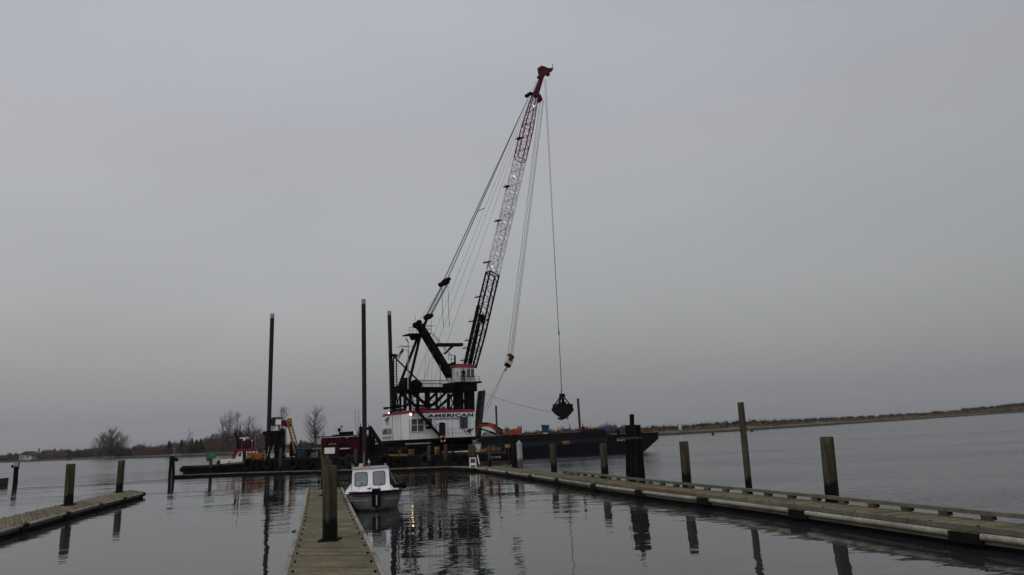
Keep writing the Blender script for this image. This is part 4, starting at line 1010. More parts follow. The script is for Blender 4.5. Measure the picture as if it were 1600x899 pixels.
# deck gear under and beside the crane
rnd = random.Random(11)
def junk(px, t_, label, kind):
    q = Bat(px, t_)
    root = thing(kind, q, label, kind.replace('_', ' '), None)
    if kind == 'winch':
        mb = MB(); mb.tube(q+V((0,0,.6))-bd*.6, q+V((0,0,.6))+bd*.6, .42,.42,14); mb.tube(q+V((0,0,.6))-bd*.62, q+V((0,0,.6))-bd*.55, .62,.62,14); mb.tube(q+V((0,0,.6))+bd*.55, q+V((0,0,.6))+bd*.62, .62,.62,14); mb.build('drum', M_blk2, root)
        mb = MB(); mb.box(q+V((0,0,.1)), 1.6,1.2,.2, bd); mb.box(q+V((0,0,.4))+bd*.9, .3,.8,.6, bd); mb.build('base', M_yel if 'yellow' in label else M_blk, root)
    elif kind == 'valve_manifold':
        mb = MB(); mb.tube(q+V((0,0,.42))-bd*.95, q+V((0,0,.42))+bd*.95, .06,.06,8)
        for e, hh_ in ((-.55,.62), (.05,.74), (.66,.55)): mb.tube(q+V((0,0,.12))+bd*e, q+V((0,0,hh_))+bd*e, .07,.07,8); mb.tube(q+V((0,0,hh_))+bd*e, q+V((0,0,hh_+.05))+bd*e, .17,.17,10)
        mb.build('pipework', M_yel, root)
        mb = MB(); mb.box(q+V((0,0,.14)), 1.9,.5,.16, bd); mb.build('base', M_rust, root)
    elif kind == 'drum':
        mb = MB(); mb.lathe(q, [(.29,0),(.31,.02),(.29,.3),(.31,.32),(.29,.6),(.31,.88),(.27,.9)], 14); mb.build('shell', M_yel, root)
        mb = MB(); mb.tube(q+V((.1,0,.9)), q+V((.1,0,.94)), .05,.05,8); mb.build('bung', M_blk, root)
junk(616, .9, 'black winch with a yellow base below the rear corner of the crane house', 'winch')
junk(632, 1.1, 'black winch under the crane house, right of the one on the yellow base', 'winch')
junk(683, .7, 'single yellow drum on the barge deck left of the life ring', 'drum')
junk(751, .6, 'yellow pipe manifold with hand wheels right of the greenish pile pair, left one of two', 'valve_manifold')
junk(771, .6, 'yellow pipe manifold right of the slim pale pile, right one of two', 'valve_manifold')
junk(793.5, .8, 'single yellow drum at the right end of the barge beside the dark pile pair', 'drum')
for px, lb in ((755,'coil of pale rope lying between the two yellow manifolds'),(603,'coil of pale rope on the barge right of the centre spud frame')):
    q = Bat(px, 1.5, .12); mb = MB()
    for k in range(4): mb.torus(q+V((0,0,.07*k)), V((0,0,1)), .42-.02*k, .04, 16, 5)
    tag(mb.build('rope_coil', M_grey, loc=q), lb, 'rope', 'rope coils on the barge')

# ------------------------------------------------------------------ the big crane
TH = R(40); cu = V((math.cos(TH), math.sin(TH), 0)); cv = V((math.sin(TH), -math.cos(TH), 0)); cz_ = V((0,0,1))
C0 = at(640, 687, 81.5); HW = 3.4
OC = C0-cv*HW                       # point of the crane's middle plane
def cp(px, py, off=0.0): return onp(px, py, OC+cv*off, cv)      # picture point on the plane off metres to the near side
def uz(p): return (p-OC).dot(cu), p.z
def fz(u_, off, z_): q = OC+cu*u_+cv*off; return V((q.x, q.y, z_))
def crane():
    u0 = 0; uR = uz(cp(743, 683, HW))[0]; zb = C0.z; zt = cp(640, 641.5, HW).z; zs = cp(640, 646.2, HW).z
    cc = fz(uR*.45, 0, 0)
    root = thing('crawler_crane', V((cc.x,cc.y,1.2)), 'huge lattice boom crane with white house, black gantry and black, white and red boom', 'crane')
    # footprint with a rounded rear
    foot_ = [(0,HW),(uR,HW),(uR,-HW),(.0,-HW),(-1.9,-HW+1.4),(-2.3,0),(-1.9,HW-1.6)]
    foot_ = [(0,HW),(uR,HW),(uR,-HW),(-.2,-HW)]
    # rear: nearer panel then a sharply turned one
    ra = None
    A = C0; vdir = None
    pr = at(614, 688, 81.5+3.2); pr2 = at(597.5, 689, 81.5+8.0)
    base = [A, fz(uR,HW,zb), fz(uR,-HW,zb), V((pr2.x+1.5, pr2.y+1.2, zb)), V((pr2.x,pr2.y,zb)), V((pr.x,pr.y,zb))]
    base = [V((p.x,p.y,zb)) for p in base]
    mb = MB(); mb.prism(base, V((0,0,zs-zb))); house = mb.build('machinery_house', M_wht, root)
    cen = sum(base, V())/len(base)
    def sc(p, k, z_): q = cen+(p-cen)*k; return V((q.x,q.y,z_))
    # red sloping eave band as roof
    mb = MB(); n = len(base); lo = [sc(p,1.006,zs) for p in base]; hi = [sc(p,.965,zt) for p in base]
    mb.add(lo+hi, [tuple(range(n))[::-1], tuple(range(n,2*n))]+[(i,(i+1)%n,n+(i+1)%n,n+i) for i in range(n)]); mb.build('roof', M_red, root)
    # panel seams
    mb = MB()
    for px in (625.5,): 
        pass
    for i in (5,0):
        q = base[i]; out = (q-cen).normalized(); mb.beam(V((q.x,q.y,zb+.02))+out*.02, V((q.x,q.y,zs-.02))+out*.02, .07,.05)
    pn = (base[5]-base[0]); q = base[0]+pn*.5; nn = V((-pn.y,pn.x,0)).normalized(); nn = nn if nn.y < 0 else -nn
    mb.beam(q+nn*.02+V((0,0,.02)), q+nn*.02+V((0,0,zs-zb-.02)), .05,.04)
    for px in (700, 707, 735): q = cp(px,683.5,HW+.02); mb.beam(V((q.x,q.y,zb+.02)), V((q.x,q.y,zs-.02)), .035,.03)
    mb.build('seam', M_grey, house)
    S = lambda px, py, o_=.03: cp(px, py, HW+o_)
    def plate(pts, o_, th, m_, nm, par=house):
        mb = MB(); mb.prism([S(x,y,o_) for x, y in pts], cv*-th); return mb.build(nm, m_, par)
    # big grid window
    w = plate([(642.5,675.5),(662.5,674.5),(662.5,654.5),(642.5,655)], .05, .045, mat('glass painted as lit', (.12,.115,.09), .4, var=.6, scale=1.2, col2=(.03,.033,.03), spec=.3), 'window')  # warm pale tones paint the lit look into the glass colour, no emission
    mb = MB()
    for x in (642.5,652.3,662.5): mb.beam(S(x,675.2,.07), S(x,654.6,.07), .07,.06)
    for y in (674.8,664.5,654.8): mb.beam(S(642,y,.07), S(663,y-.5,.07), .07,.06)
    mb.build('frame', M_wht, w)
    plate([(719,669.2),(730.5,668.8),(730.5,652),(719,652)], .05, .045, M_glass, 'window')
    mb = MB(); 
    for x in (719,724.8,730.5): mb.beam(S(x,669,.07), S(x,652,.07), .05,.05)
    for y in (669,652): mb.beam(S(719,y,.07), S(730.5,y,.07), .05,.05)
    mb.build('window_frame', M_blk2, house)
    d = plate([(686.3,683.5),(696,683.3),(696,661.5),(692,659.8),(686.3,661)], .05, .045, mat('open door painted shade', (.016,.008,.010), .9, var=.2), 'door')  # flat dark plate, colour stands in for the shade inside the open door
    plate([(665.5,663.5),(675,663.3),(675,654),(665.5,654)], .06, .05, M_bluep, 'dark_panel')
    plate([(666,670.5),(674,670.2),(674,666),(666,666)], .06, .05, M_blk2, 'dark_panel')
    # lettering
    mb = MB(); p = S(668,652.9,.01); q = S(739.5,651.2,.01); text_into(mb, 'AMERICAN', p, cu, cz_, (q-p).dot(cu), S(668,647.4).z-S(668,652.9).z, cv, .03, .045); mb.build('lettering', M_text, house)
    mb = MB(); p = S(677,656.6,.01); q = S(717.5,655.8,.01); text_into(mb, 'CONSTRUCTION', p, cu, cz_, (q-p).dot(cu), S(677,653.6).z-S(677,656.6).z, cv, .03, .04); mb.build('lettering', M_text, house)
    # rear panel lettering and emblem
    rd = (base[5]-base[4]); rl = rd.length; rd.normalize(); rn = V((rd.y,-rd.x,0)); rn = rn if rn.dot(base[4]-cen) > 0 else -rn
    Pz = lambda py: CAMZ+(hor(606)-py)*87/F
    mb = MB(); text_into(mb, 'AMERICAN', V((base[4].x,base[4].y,Pz(679.5)))+rd*.1, rd, cz_, rl*.86, Pz(670.5)-Pz(679.5), rn, .03, .03); mb.build('lettering', M_text, house)
    mb = MB(); text_into(mb, 'CONSTRUCTION', V((base[4].x,base[4].y,Pz(686)))+rd*.2, rd, cz_, rl*.78, Pz(682.6)-Pz(686), rn, .03, .02); mb.build('lettering', M_text, house)
    def emblem(P, ux, nrm, w_, h_):
        for m_, nm, shp in ((M_bluep,'blue_emblem',[[(.28,.62),(.62,1.0),(.78,.80),(1.0,.88),(.70,.50),(.78,.10),(.52,.44)],[(.80,.95),(1.05,.98),(.82,.72)]]),
                            (M_redp,'red_emblem',[[(.0,.92),(.25,.78),(.22,.66),(.02,.82)],[(.06,.70),(.26,.58),(.24,.46),(.08,.60)],[(.14,.50),(.34,.40),(.60,.0),(.30,.26)]])):
            mb = MB()
            for s_ in shp: mb.prism([P+ux*(x*w_)+cz_*(y*h_)+nrm*.02 for x, y in s_], nrm*.02)
            mb.build(nm, m_, house)
    p = S(723.5,682,0); emblem(p, cu, cv, (S(740,682)-S(723.5,682)).dot(cu), S(723,669.5).z-S(723,682).z)
    emblem(V((base[4].x,base[4].y,Pz(666.5)))+rd*(rl*.22), rd, rn, rl*.5, Pz(653)-Pz(666.5))
    # outside stair on the near wall
    mb = MB()
    for o_ in (.25, .95):
        mb.beam(cp(648.5,638,HW+o_), cp(690,684,HW+o_), .10,.30)
    for k in range(16): f = k/16; a = lerp(cp(648.5,638,HW+.25),cp(690,684,HW+.25),f); mb.beam(a, a+cv*.7, .25,.05)
    for k in range(6): f = k/5; a = lerp(cp(652,641,HW+.95),cp(689,683,HW+.95),f); mb.tube(a, a+V((0,0,.95)), .025,.025,5)
    mb.tube(cp(652,641,HW+.95)+V((0,0,.95)), cp(689,683,HW+.95)+V((0,0,.95)), .025,.025,5); mb.build('stair', M_blk, root)
    # landing and rails
    mb = MB(); a = cp(684,684.5,HW); c = cp(742,683.8,HW); mb.prism([a, c, c+cv*1.2, a+cv*1.2], V((0,0,-.16))); mb.build('walkway', M_blk, root)
    mb = MB(); A_ = cp(697,684.3,HW+1.15); B_ = cp(723,684,HW+1.15)
    for k in range(6): q = lerp(A_, B_, k/5); mb.tube(q, q+V((0,0,1.05)), .025,.025,5)
    for h_ in (.55,1.05): mb.tube(A_+V((0,0,h_)), B_+V((0,0,h_)), .022,.022,5)
    mb.build('railing', M_grey, root)
    # carbody below the house
    mb = MB(); q = cen+V((0,0,0)); mb.tube(V((q.x,q.y,1.1)), V((q.x,q.y,zb-.55)), 3.1,3.1,28); 
    mb.prism([sc(p,1.01,zb-.45) for p in base], V((0,0,.44)))
    for a_, c_ in (((-1.5,2.4),(uR-.3,2.4)),((-1.5,-2.4),(uR-.3,-2.4))): mb.beam(fz(a_[0],a_[1],1.9), fz(c_[0],c_[1],1.9), .9,1.3)
    for u_ in (.0,3.0,6,9): mb.beam(fz(u_,3.3,1.25), fz(u_,3.3,zb-.4), .3)
    mb.build('carbody', M_blk, root)
    mb = MB(); mb.beam(cp(634,694,HW+.2), cp(672,692.5,HW+.2), .25,.14); mb.build('grating', M_grey, root)
    # -------- gantry
    Gn = 1.25
    def pair(mb, p0, p1, w, h=None, offs_=(Gn,-Gn)):
        a = uz(cp(*p0, Gn)); c = uz(cp(*p1, Gn))
        for o_ in offs_: mb.beam(fz(a[0],o_,a[1]), fz(c[0],o_,c[1]), w, h, up=cz_ if abs(a[1]-c[1]) < abs(a[0]-c[0])*3 else cu)
    g = MB()
    pair(g, (637,608.3), (735,608.5), .5, .55)
    pair(g, (733,612), (733.5,642), 1.0, 1.0)
    pair(g, (633,611), (632.5,642), .30)
    pair(g, (642,611), (641.5,642), .22)
    pair(g, (682,611), (682.5,642), .24)
    pair(g, (669.5,611), (669,642), .30)
    pair(g, (643,613.5), (672,637.5), .30); pair(g, (711.5,613.5), (684,638), .28); pair(g, (698,612), (680,631), .26)
    pair(g, (668,632.5), (683,632.5), .30)
    pair(g, (616,637), (640,632.5), .22); 
    pair(g, (718,613), (717.5,642), .34); pair(g, (720,616), (729,638), .12); pair(g, (730,614), (720,640), .12)
    pair(g, (634,614), (641,640), .10); pair(g, (641,614), (634,640), .10)
    for px, py in ((637,608),(655,608),(682,608),(712,608),(735,608),(633,640),(733,640)):
        a = uz(cp(px,py,Gn)); g.beam(fz(a[0],Gn,a[1]), fz(a[0],-Gn,a[1]), .28)
    g.build('gantry_frame', M_blk, root)
    g = MB(); a = uz(cp(712,597,Gn)); c = uz(cp(741.5,612,Gn)); g.prism([fz(a[0],Gn+.6,c[1]), fz(c[0],Gn+.6,c[1]), fz(c[0],Gn+.6,a[1]), fz(a[0],Gn+.6,a[1])], cv*-(2*Gn+1.2)); g.build('cab_platform', M_blk, root)
    # back legs meeting at the mast head
    g = MB(); base_ = uz(cp(637,608,Gn)); tp = uz(cp(657,526,.3))
    for o_ in (1,-1): g.beam(fz(base_[0],o_*Gn,base_[1]), fz(tp[0]-.05,o_*.28,tp[1]), .24,.28, up=cu)
    g.build('back_leg', M_blk, root)
    # mast (thick leaning front strut)
    g = MB(); a = uz(cp(655,508,0)); c = uz(cp(711,601,0)); dm = V((c[0]-a[0], c[1]-a[1], 0)).normalized()
    for o_ in (.42,-.42): g.beam(fz(a[0],o_,a[1]), fz(c[0],o_*1.4,c[1]), .10,.72, up=cu)
    g.beam(fz(a[0],0,a[1]), fz(c[0],0,c[1]), .7,.42, up=cu)
    g.beam(fz(a[0],0,a[1]), fz(lerp(a[0],c[0],.75),0,lerp(a[1],c[1],.75)), .6,.6, up=cu)
    for o_ in (.7,-.7):
        e = uz(cp(718,604,0)); f_ = uz(cp(703,585,0)); g.beam(fz(f_[0],o_*.6,f_[1]), fz(e[0],o_,e[1]), .14,.6, up=cu)
    g.build('mast', M_blk, root)
    g = MB(); hd = cp(651,508,0)
    for o_ in (-.35,0,.35): g.tube(hd+cv*(o_-.06), hd+cv*(o_+.06), .40,.40,16)
    g.beam(hd, cp(661,516,0), .7,.45); g.blob(cp(655,503.5,0), .4,.4,.3)
    g.build('mast_head', M_blk, root)
    g = MB(); a = cp(640,521,.9); c = cp(673,520.5,.9); g.prism([a,c,c-cv*1.8,a-cv*1.8], V((0,0,-.16))); g.prism([cp(646,522,.7), cp(664,522,.7), cp(657,530,.3), cp(650,530,.3)], cv*-1.2); g.build('mast_platform', M_blk, root)
    r_ = MB()
    for o_ in (.9,-.9):
        for x in (639.5,645,650.5,666,669.5,673.5): r_.tube(cp(x,521,o_), cp(x,512,o_), .028,.028,5)
        for y in (512,516.5): r_.tube(cp(639.5,y,o_), cp(650.5,y-.5,o_), .025,.025,5); r_.tube(cp(666,y-2,o_), cp(673.5,y-2,o_), .025,.025,5)
    r_.tube(cp(673.8,520,0), cp(673.6,500,0), .035,.03,5); r_.tube(cp(665,509.5,0), cp(679,509.2,0), .035,.03,5)
    r_.tube(cp(649,502,0), cp(648.8,492,0), .025,.02,5); r_.build('platform_railing', M_blk, root)
    # jib platform and small railings on the mast
    g = MB(); g.beam(cp(680.5,539.3,0), cp(721.5,539,0), .7,.42); g.beam(cp(694,553,0), cp(708,541.5,0), .18); g.beam(cp(696,553.5,.4), cp(704,541.5,.4), .12); g.build('service_beam', M_blk2, root)
    g = MB(); 
    for x in (700.5,705.5,711): g.tube(cp(x,569 if x>701 else 562,.5), cp(x,555.5,.5), .03,.03,5)
    g.beam(cp(710.8,556,.4), cp(711.2,577,.4), .22); g.tube(cp(700,555.5,.5), cp(711,555.3,.5), .03,.03,5); g.tube(cp(702,561.5,.5), cp(711,561.3,.5), .03,.03,5); g.beam(cp(700,571,.5), cp(711,567,.5), .3)
    for a_, c_ in (((673,520),(703,556)),((676,520),(706,556))): g.tube(cp(*a_,.6), cp(*c_,.6), .035,.035,5)
    g.build('mast_railing', M_blk, root)
    # deck railing along the beam
    g = MB()
    for x in range(650, 713, 5): g.tube(cp(x,605.5,Gn+.4), cp(x,594.5,Gn+.4), .026,.026,5); g.tube(cp(x-8,605.5,-Gn), cp(x-8,595.5,-Gn), .022,.022,5)
    for y in (594.5,599.5): g.tube(cp(648,y,Gn+.4), cp(712,y,Gn+.4), .026,.026,5); g.tube(cp(642,y+.8,-Gn), cp(704,y+.8,-Gn), .022,.022,5)
    for y in (620.5,626.5): g.tube(cp(642,y,0), cp(679,y,0), .028,.028,5)
    g.prism([cp(645,605.6,Gn+.5), cp(712,605.8,Gn+.5), cp(712,605.8,-Gn), cp(645,605.6,-Gn)], V((0,0,.06)))
    g.build('walkway_railing', M_blk, root)
    g = MB(); g.tube(cp(688,632,0), cp(687.6,570,0), .07,.05,6); g.build('pole', M_grey, root)
    # ladder tower on the roof and roof clutter
    g = MB()
    for x in (639.5,646): g.beam(cp(x,642,HW-.8), cp(x-1,616,HW-.8), .09)
    for y in range(618, 643, 3): g.beam(cp(638.8,y,HW-.8), cp(645.6,y,HW-.8), .05)
    for x0_, h_ in ((656,3),(662,4),(674,4),(690,4),(694,3),(703,3.5)): g.box(cp(x0_,640.5,1.5), .7,.6,h_*.09, cu)
    g.path([cp(698,640,2), cp(699,636.5,2), cp(706,636.5,2), cp(707,640,2)], .06, 6); g.tube(cp(667,639.5,2.2), cp(684,639.3,2.2), .12,.12,8)
    g.build('roof_fittings', M_blk2, root)
    for x0_, w_ in ((661,.8),(693,.9)):
        g = MB(); g.box(cp(x0_,639.6,1.9), w_,.6,.3, cu); g.blob(cp(x0_,637.6,1.9), .25,.25,.22); g.build('roof_vent', M_red, root)
    # winch drums at the rear of the gantry
    g = MB(); c = cp(644,603,0)
    g.tube(c+cv*.8, c-cv*.8, .5,.5,20); g.tube(c+cv*.8, c+cv*.74, .72,.72,20); g.tube(c-cv*.8, c-cv*.74, .72,.72,20)
    c = cp(636,606,0); g.tube(c+cv*.7, c-cv*.7, .42,.42,18); g.box(cp(628,608,0), 1.3,1.6,.8, cu); g.box(cp(632,598.5,0), .45,1.0,1.2, cu); g.tube(cp(651,603,0)+cv*.7, cp(651,603,0)-cv*.7, .3,.3,12)
    g.beam(cp(621,612,0), cp(650,614,0), 1.4,.35); g.path([cp(651,604,.6), cp(652,598,.6), cp(658,598,.6), cp(660,604,.6)], .10, 6)
    g.build('winch', M_blk, root)
    # rear ledge
    g = MB(); g.beam(cp(600.5,637.5,1), cp(622,637.2,1), .5,.16); g.beam(cp(622,637.2,1), cp(638,632,1), .4,.14); g.build('rear_ledge', M_blk, root)
    # dark bar from the rear spud bracket
    g = MB(); a = at(613, 555, 97.6); c = cp(657.5, 599, 0); g.beam(a, c, .16); g.build('stay_bar', M_blk, root)
    # grey lamp mast at the rear with a cross arm
    g = MB(); o_ = 1.6; g.tube(cp(637.5,608,o_), cp(637.8,534.5,o_), .08,.06,8); g.tube(cp(637.8,534.5,o_), cp(634,529,o_), .08,.10,8); g.build('lamp_mast', M_grey, root)
    g = MB(); g.tube(cp(619,543,o_), cp(646,541.5,o_), .03,.03,5); g.tube(cp(624,540.5,o_), cp(638,541.5,o_), .03,.03,5); g.tube(cp(628,540,o_), cp(628,543,o_), .03,.03,5); g.tube(cp(630,544,o_), cp(643,553,o_), .025,.025,5); g.build('cross_arm', M_blk2, root)
    # -------- operator cab
    a = uz(cp(713.5,596.5,1.6)); c = uz(cp(743,575,1.6)); zt_ = c[1]; zb_ = a[1]
    uL, uR_ = a[0], c[0]
    cb = MB(); w0, w1 = 1.7, -.6
    pts = [fz(uL,w0-.5,zb_), fz(uL+.5,w0,zb_), fz(uR_-.3,w0,zb_), fz(uR_,w0-.4,zb_), fz(uR_,w1,zb_), fz(uL,w1,zb_)]
    cb.prism(pts, V((0,0,zt_-zb_))); cab = cb.build('operator_cab', mat('cab paint', (.50,.50,.46), .5, var=.2, scale=2), root)
    cc2 = sum(pts, V())/6; ztt = cp(728,569.5,1).z; lo = [cc2+(p-cc2)*1.06+V((0,0,zt_-zb_)) for p in pts]; hi = [V(((cc2+(p-cc2)*.72).x,(cc2+(p-cc2)*.72).y,ztt)) for p in pts]
    cb = MB(); n = 6; cb.add(lo+hi, [tuple(range(n))[::-1], tuple(range(n,2*n))]+[(i,(i+1)%n,n+(i+1)%n,n+i) for i in range(n)]); cb.build('cab_roof', M_red, cab)
    q0 = cp(729.5,589.5,1.74); q1 = cp(741,576.8,1.74); cb = MB(); uu = (q1-q0).dot(cu)
    cb.prism([q0, q0+cu*uu, V(((q0+cu*uu).x,(q0+cu*uu).y,q1.z)), V((q0.x,q0.y,q1.z))], cv*-.03); wn = cb.build('window', mat('cab glass', (.05,.06,.055), .1, var=.5, scale=3, col2=(.10,.11,.10)), cab)
    cb = MB()
    for f in (0,.5,1): cb.beam(q0+cu*uu*f, V(((q0+cu*uu*f).x,(q0+cu*uu*f).y,q1.z)), .06,.06)
    cb.build('frame', M_wht, wn)
    cb = MB(); q0 = cp(715.5,586,1.5); cb.box(q0+V((0,0,.2)), .35,.05,.5, cu); cb.build('vent', M_grey, cab)
    g = MB(); a = cp(713,597,2.2); c = cp(750.5,597.5,2.2); g.prism([a,c,c-cv*.9,a-cv*.9], V((0,0,-.12))); 
    for x in (714,721,735,742,749): g.tube(cp(x,597,2.2), cp(x,588,2.2), .026,.026,5)
    for y in (588,592.8): g.tube(cp(714,y,2.2), cp(749,y,2.2), .026,.026,5)
    g.beam(cp(741,597.8,2.0), cp(751,597.2,2.0), .5,.25); g.build('cab_walkway', M_blk2, root)
    # leaning board beside the house front
    g = MB(); a = cp(753,611.5,1.0); c = cp(745.5,684,1.0); g.beam(a, c, .9,.55, up=cu); g.beam(cp(749.5,613,1.4), cp(745,650,1.4), .05); g.beam(cp(746.5,614,1.4), cp(743,650,1.4), .05)
    for k in range(9): f = k/9; g.beam(lerp(cp(749.5,613,1.4),cp(745,650,1.4),f), lerp(cp(746.5,614,1.4),cp(743,650,1.4),f), .04)
    g.tube(cp(755.5,611,1.4), cp(757,610,.6), .1,.1,6); g.build('fairlead_frame', mat('dark weathered steel', (.030,.028,.026), .8, var=.5, scale=1.5), root)
    # -------- boom
    mp_ = [(735.0,573),(770.0,428),(812.3,250),(836,150)]
    U = [uz(cp(x,y,0)) for x, y in mp_]
    P0 = V(U[0]); P3 = V(U[3]); ax = (P3-P0).normalized(); pe = V((ax.y,-ax.x))  # perpendicular on the front side
    Lb = (P3-P0).length; D_, B_ = 1.62, 1.0
    def boomw(s_):  # half depth, half breadth along the boom
        f = s_/Lb
        if f < .10: k = .80+.20*f/.10
        elif f < .86: k = 1
        else: k = 1-.45*(f-.86)/.14
        return D_/2*k, B_/2*k
    def BPt(s_, a, b): # a=-1/1 rear/front chord, b=-1/1 far/near
        hd_, hb = boomw(s_); q = P0+ax*s_+pe*(a*hd_); return fz(q.x, b*hb, q.y)
    s1 = (V(U[1])-P0).dot(ax); s2 = (V(U[2])-P0).dot(ax)
    cuts = [(0, s1, M_blk, 'lower_boom', 11, .13), (s1, s2, M_bwht, 'middle_boom', 15, .115), (s2, Lb, M_redd, 'upper_boom', 10, .11)]
    for sa, sb, m_, nm, nb, cw in cuts:
        g = MB()
        for a in (-1,1):
            for b in (-1,1):
                if nm == 'upper_boom':
                    sm = Lb*.86; g.tube(BPt(sa,a,b), BPt(sm,a,b), cw*.85,cw*.85,8); g.tube(BPt(sm,a,b), BPt(sb,a,b), cw*.85,cw*.8,8)
                elif nm == 'lower_boom':
                    sm = Lb*.10; g.tube(BPt(sa,a,b), BPt(sm,a,b), cw,cw,8); g.tube(BPt(sm,a,b), BPt(sb,a,b), cw,cw,8)
                else: g.tube(BPt(sa,a,b), BPt(sb,a,b), cw*1.0,cw*1.0,8)
        lr = .042 if nm != 'middle_boom' else .056
        for k in range(nb):
            t0, t1 = sa+(sb-sa)*k/nb, sa+(sb-sa)*(k+1)/nb; fl = k % 2
            for b in (-1,1): g.tube(BPt(t0,-1 if fl else 1,b), BPt(t1,1 if fl else -1,b), lr,lr,5)
            for a in (-1,1): g.tube(BPt(t0,a,-1 if fl else 1), BPt(t1,a,1 if fl else -1), lr,lr,5)
            for b in (-1,1): g.tube(BPt(t0,-1,b), BPt(t0,1,b), lr*.8,lr*.8,5)
            for a in (-1,1): g.tube(BPt(t0,a,-1), BPt(t0,a,1), lr*.8,lr*.8,5)
        for s_ in (sa+.05, sb-.05, (sa+sb)/2):
            for b in (-1,1): g.tube(BPt(s_,-1,b), BPt(s_,1,b), .07,.07,6)
            for a in (-1,1): g.tube(BPt(s_,a,-1), BPt(s_,a,1), .07,.07,6)
        o = g.build(nm, m_, root)
    # catwalk ladder up the rear face of the lower boom, winch block inside
    g = MB()
    for b in (-.35,.15): g.beam(lerp(BPt(0.2,-1,-1),BPt(.2,-1,1),.5+b)-cu*.25, lerp(BPt(s1*.62,-1,-1),BPt(s1*.62,-1,1),.5+b)-cu*.2, .20,.16)
    g.beam(BPt(.2,-.1,0), BPt(s1*.45,-.3,0), .25,.3); g.blob(BPt(s1*.5,.1,0), .38,.38,.75); g.box(BPt(s1*.5,-.2,0), .5,.5,.9, cu); g.build('boom_catwalk', M_blk, root)
    g = MB(); pl = []
    for px, py in ((793,292),(779,345.5),(761.5,410.5),(748.5,464.5),(739,502.5),(733.5,532),(730.5,544),(727,563),(812,217)):
        u_, z_ = uz(cp(px,py,0)); q = fz(u_,0,z_); g = MB(); g.prism([q-cu*.55-cv*.4, q+cu*.42-cv*.4+V((0,0,.22)), q+cu*.42+cv*.4+V((0,0,.22)), q-cu*.55+cv*.4], V((0,0,-.14)))
        g.tube(q-cu*.5, q-cu*.5+V((0,0,.35)), .03,.03,5); g.build('boom_step', M_blk2, root)
    # boom lamps (lit)
    for px, py in ((802.8,275.5),(768.8,416.8),(834,166.5)):
        u_, z_ = uz(cp(px,py,.75)); q = fz(u_,.75,z_); g = MB(); g.tube(q+cv*.0, q-cv*.2, .10,.07,10); lp = g.build('boom_lamp', M_blk2, root)
        g = MB(); g.blob(q+cv*.03, .06,.06,.06); g.build('bulb', M_lampw, lp)
    # boom head
    g = MB()
    H1 = [BPt(Lb,a,b) for a, b in ((-1,-1),(1,-1),(1,1),(-1,1))]
    T = cp(846.8,120,0); H2 = [T+x for x in (-cu*.30-cv*.25, cu*.28-cv*.25, cu*.28+cv*.25, -cu*.30+cv*.25)]
    g.add(H1+H2, [(3,2,1,0),(4,5,6,7),(0,1,5,4),(1,2,6,5),(2,3,7,6),(3,0,4,7)])
    g.prism([cp(846.5,121.5,.3), cp(850,121,.3), cp(857,113,.3), cp(863,111.5,.3), cp(865,106,.3), cp(857,106.5,.3), cp(850,103.5,.3), cp(845,104,.3), cp(843.5,108,.3)], cv*-.6)
    g.tube(cp(847.5,106,.42), cp(847.5,106,.42)-cv*.84, .38,.38,16); g.tube(cp(845,156,.3), cp(845,156,.3)-cv*.7, .30,.30,14); g.beam(cp(841,148,.2), cp(845.5,157,.2), .5,.5)
    g.tube(cp(843,120,.2), cp(843,120,.2)-cv*.4, .25,.25,12)
    g.build('boom_head', mat('dull red head paint', (.085,.008,.014), .7, var=.4, scale=1.5, spec=.15), root)
    g = MB(); g.tube(cp(858,116,.25), cp(858,116,.25)-cv*.5, .24,.24,14); g.tube(cp(829.5,146,.6), cp(829.5,146,.6)-cv*1.2, .30,.30,14); g.beam(cp(828,147,0), cp(842,143,0), .3,.2); g.tube(cp(863.5,108,0), cp(863.8,101.5,0), .04,.03,5); g.blob(cp(863.8,101.5,0), .09,.09,.12); g.build('sheave', M_blk, root)
    # -------- suspension
    cab_ = MB()
    tip = [cp(829,145,o_) for o_ in (-.45,-.3,.3,.45)]; bri = [cp(693.5+x,437,o_) for x, o_ in ((0,-.4),(1.2,-.25),(4.5,.25),(6,.4))]
    for a, c in zip(bri, tip): cab_.tube(a, c, .034,.034,5)
    cab_.beam(cp(745.5,331,.3), cp(756.8,325.5,-.3), .14,.08)
    for a, c in (((700,437),(836,147)),((703,437),(838,147))): pass
    cab_.build('pendant_cable', M_cab, root)
    g = MB(); q = cp(696,441,0); g.blob(q, .62,.5,.38); g.beam(cp(692,443,0), cp(701,436,0), .9,.45); g.tube(cp(694,443,.5), cp(694,443,.5)-cv*1.0, .33,.33,12); g.tube(cp(700,437,.4), cp(700,437,.4)-cv*.8, .28,.28,12); g.build('upper_bridle', M_blk, root)
    g = MB(); g.blob(cp(669,495,0), .55,.5,.40); g.beam(cp(664.5,497,0), cp(674,493,0), .9,.5); g.beam(cp(667,499,0), cp(661,513,0), .35,.25); g.build('lower_bridle', M_blk, root)
    g = MB()
    for i in range(4): g.tube(cp(666+i*1.0,492,-.4+.15*i), cp(690.5+i*1.0,445,-.4+.15*i), .030,.030,5)
    for i in range(4): g.tube(cp(672+i*1.0,491,.0+.15*i), cp(698.0+i*1.0,443,.0+.15*i), .030,.030,5)
    g.build('reeving', M_cab, root)
    g = MB(); g.path([cp(690.5,448,0), cp(691.2,480,0), cp(692,496,0), cp(693.3,512,0)], .032, 5); g.path([cp(700,446,.3), cp(700.8,480,.3), cp(702.3,511,.3)], .032, 5); g.build('loose_line', M_cab, root)
    g = MB()
    for (x0_, y0_), (x1_, y1_), o_ in (((841,125),(666,640),.1),((838.5,125),(664,560),.3),((843,122),(672,625),-.2)):
        pass
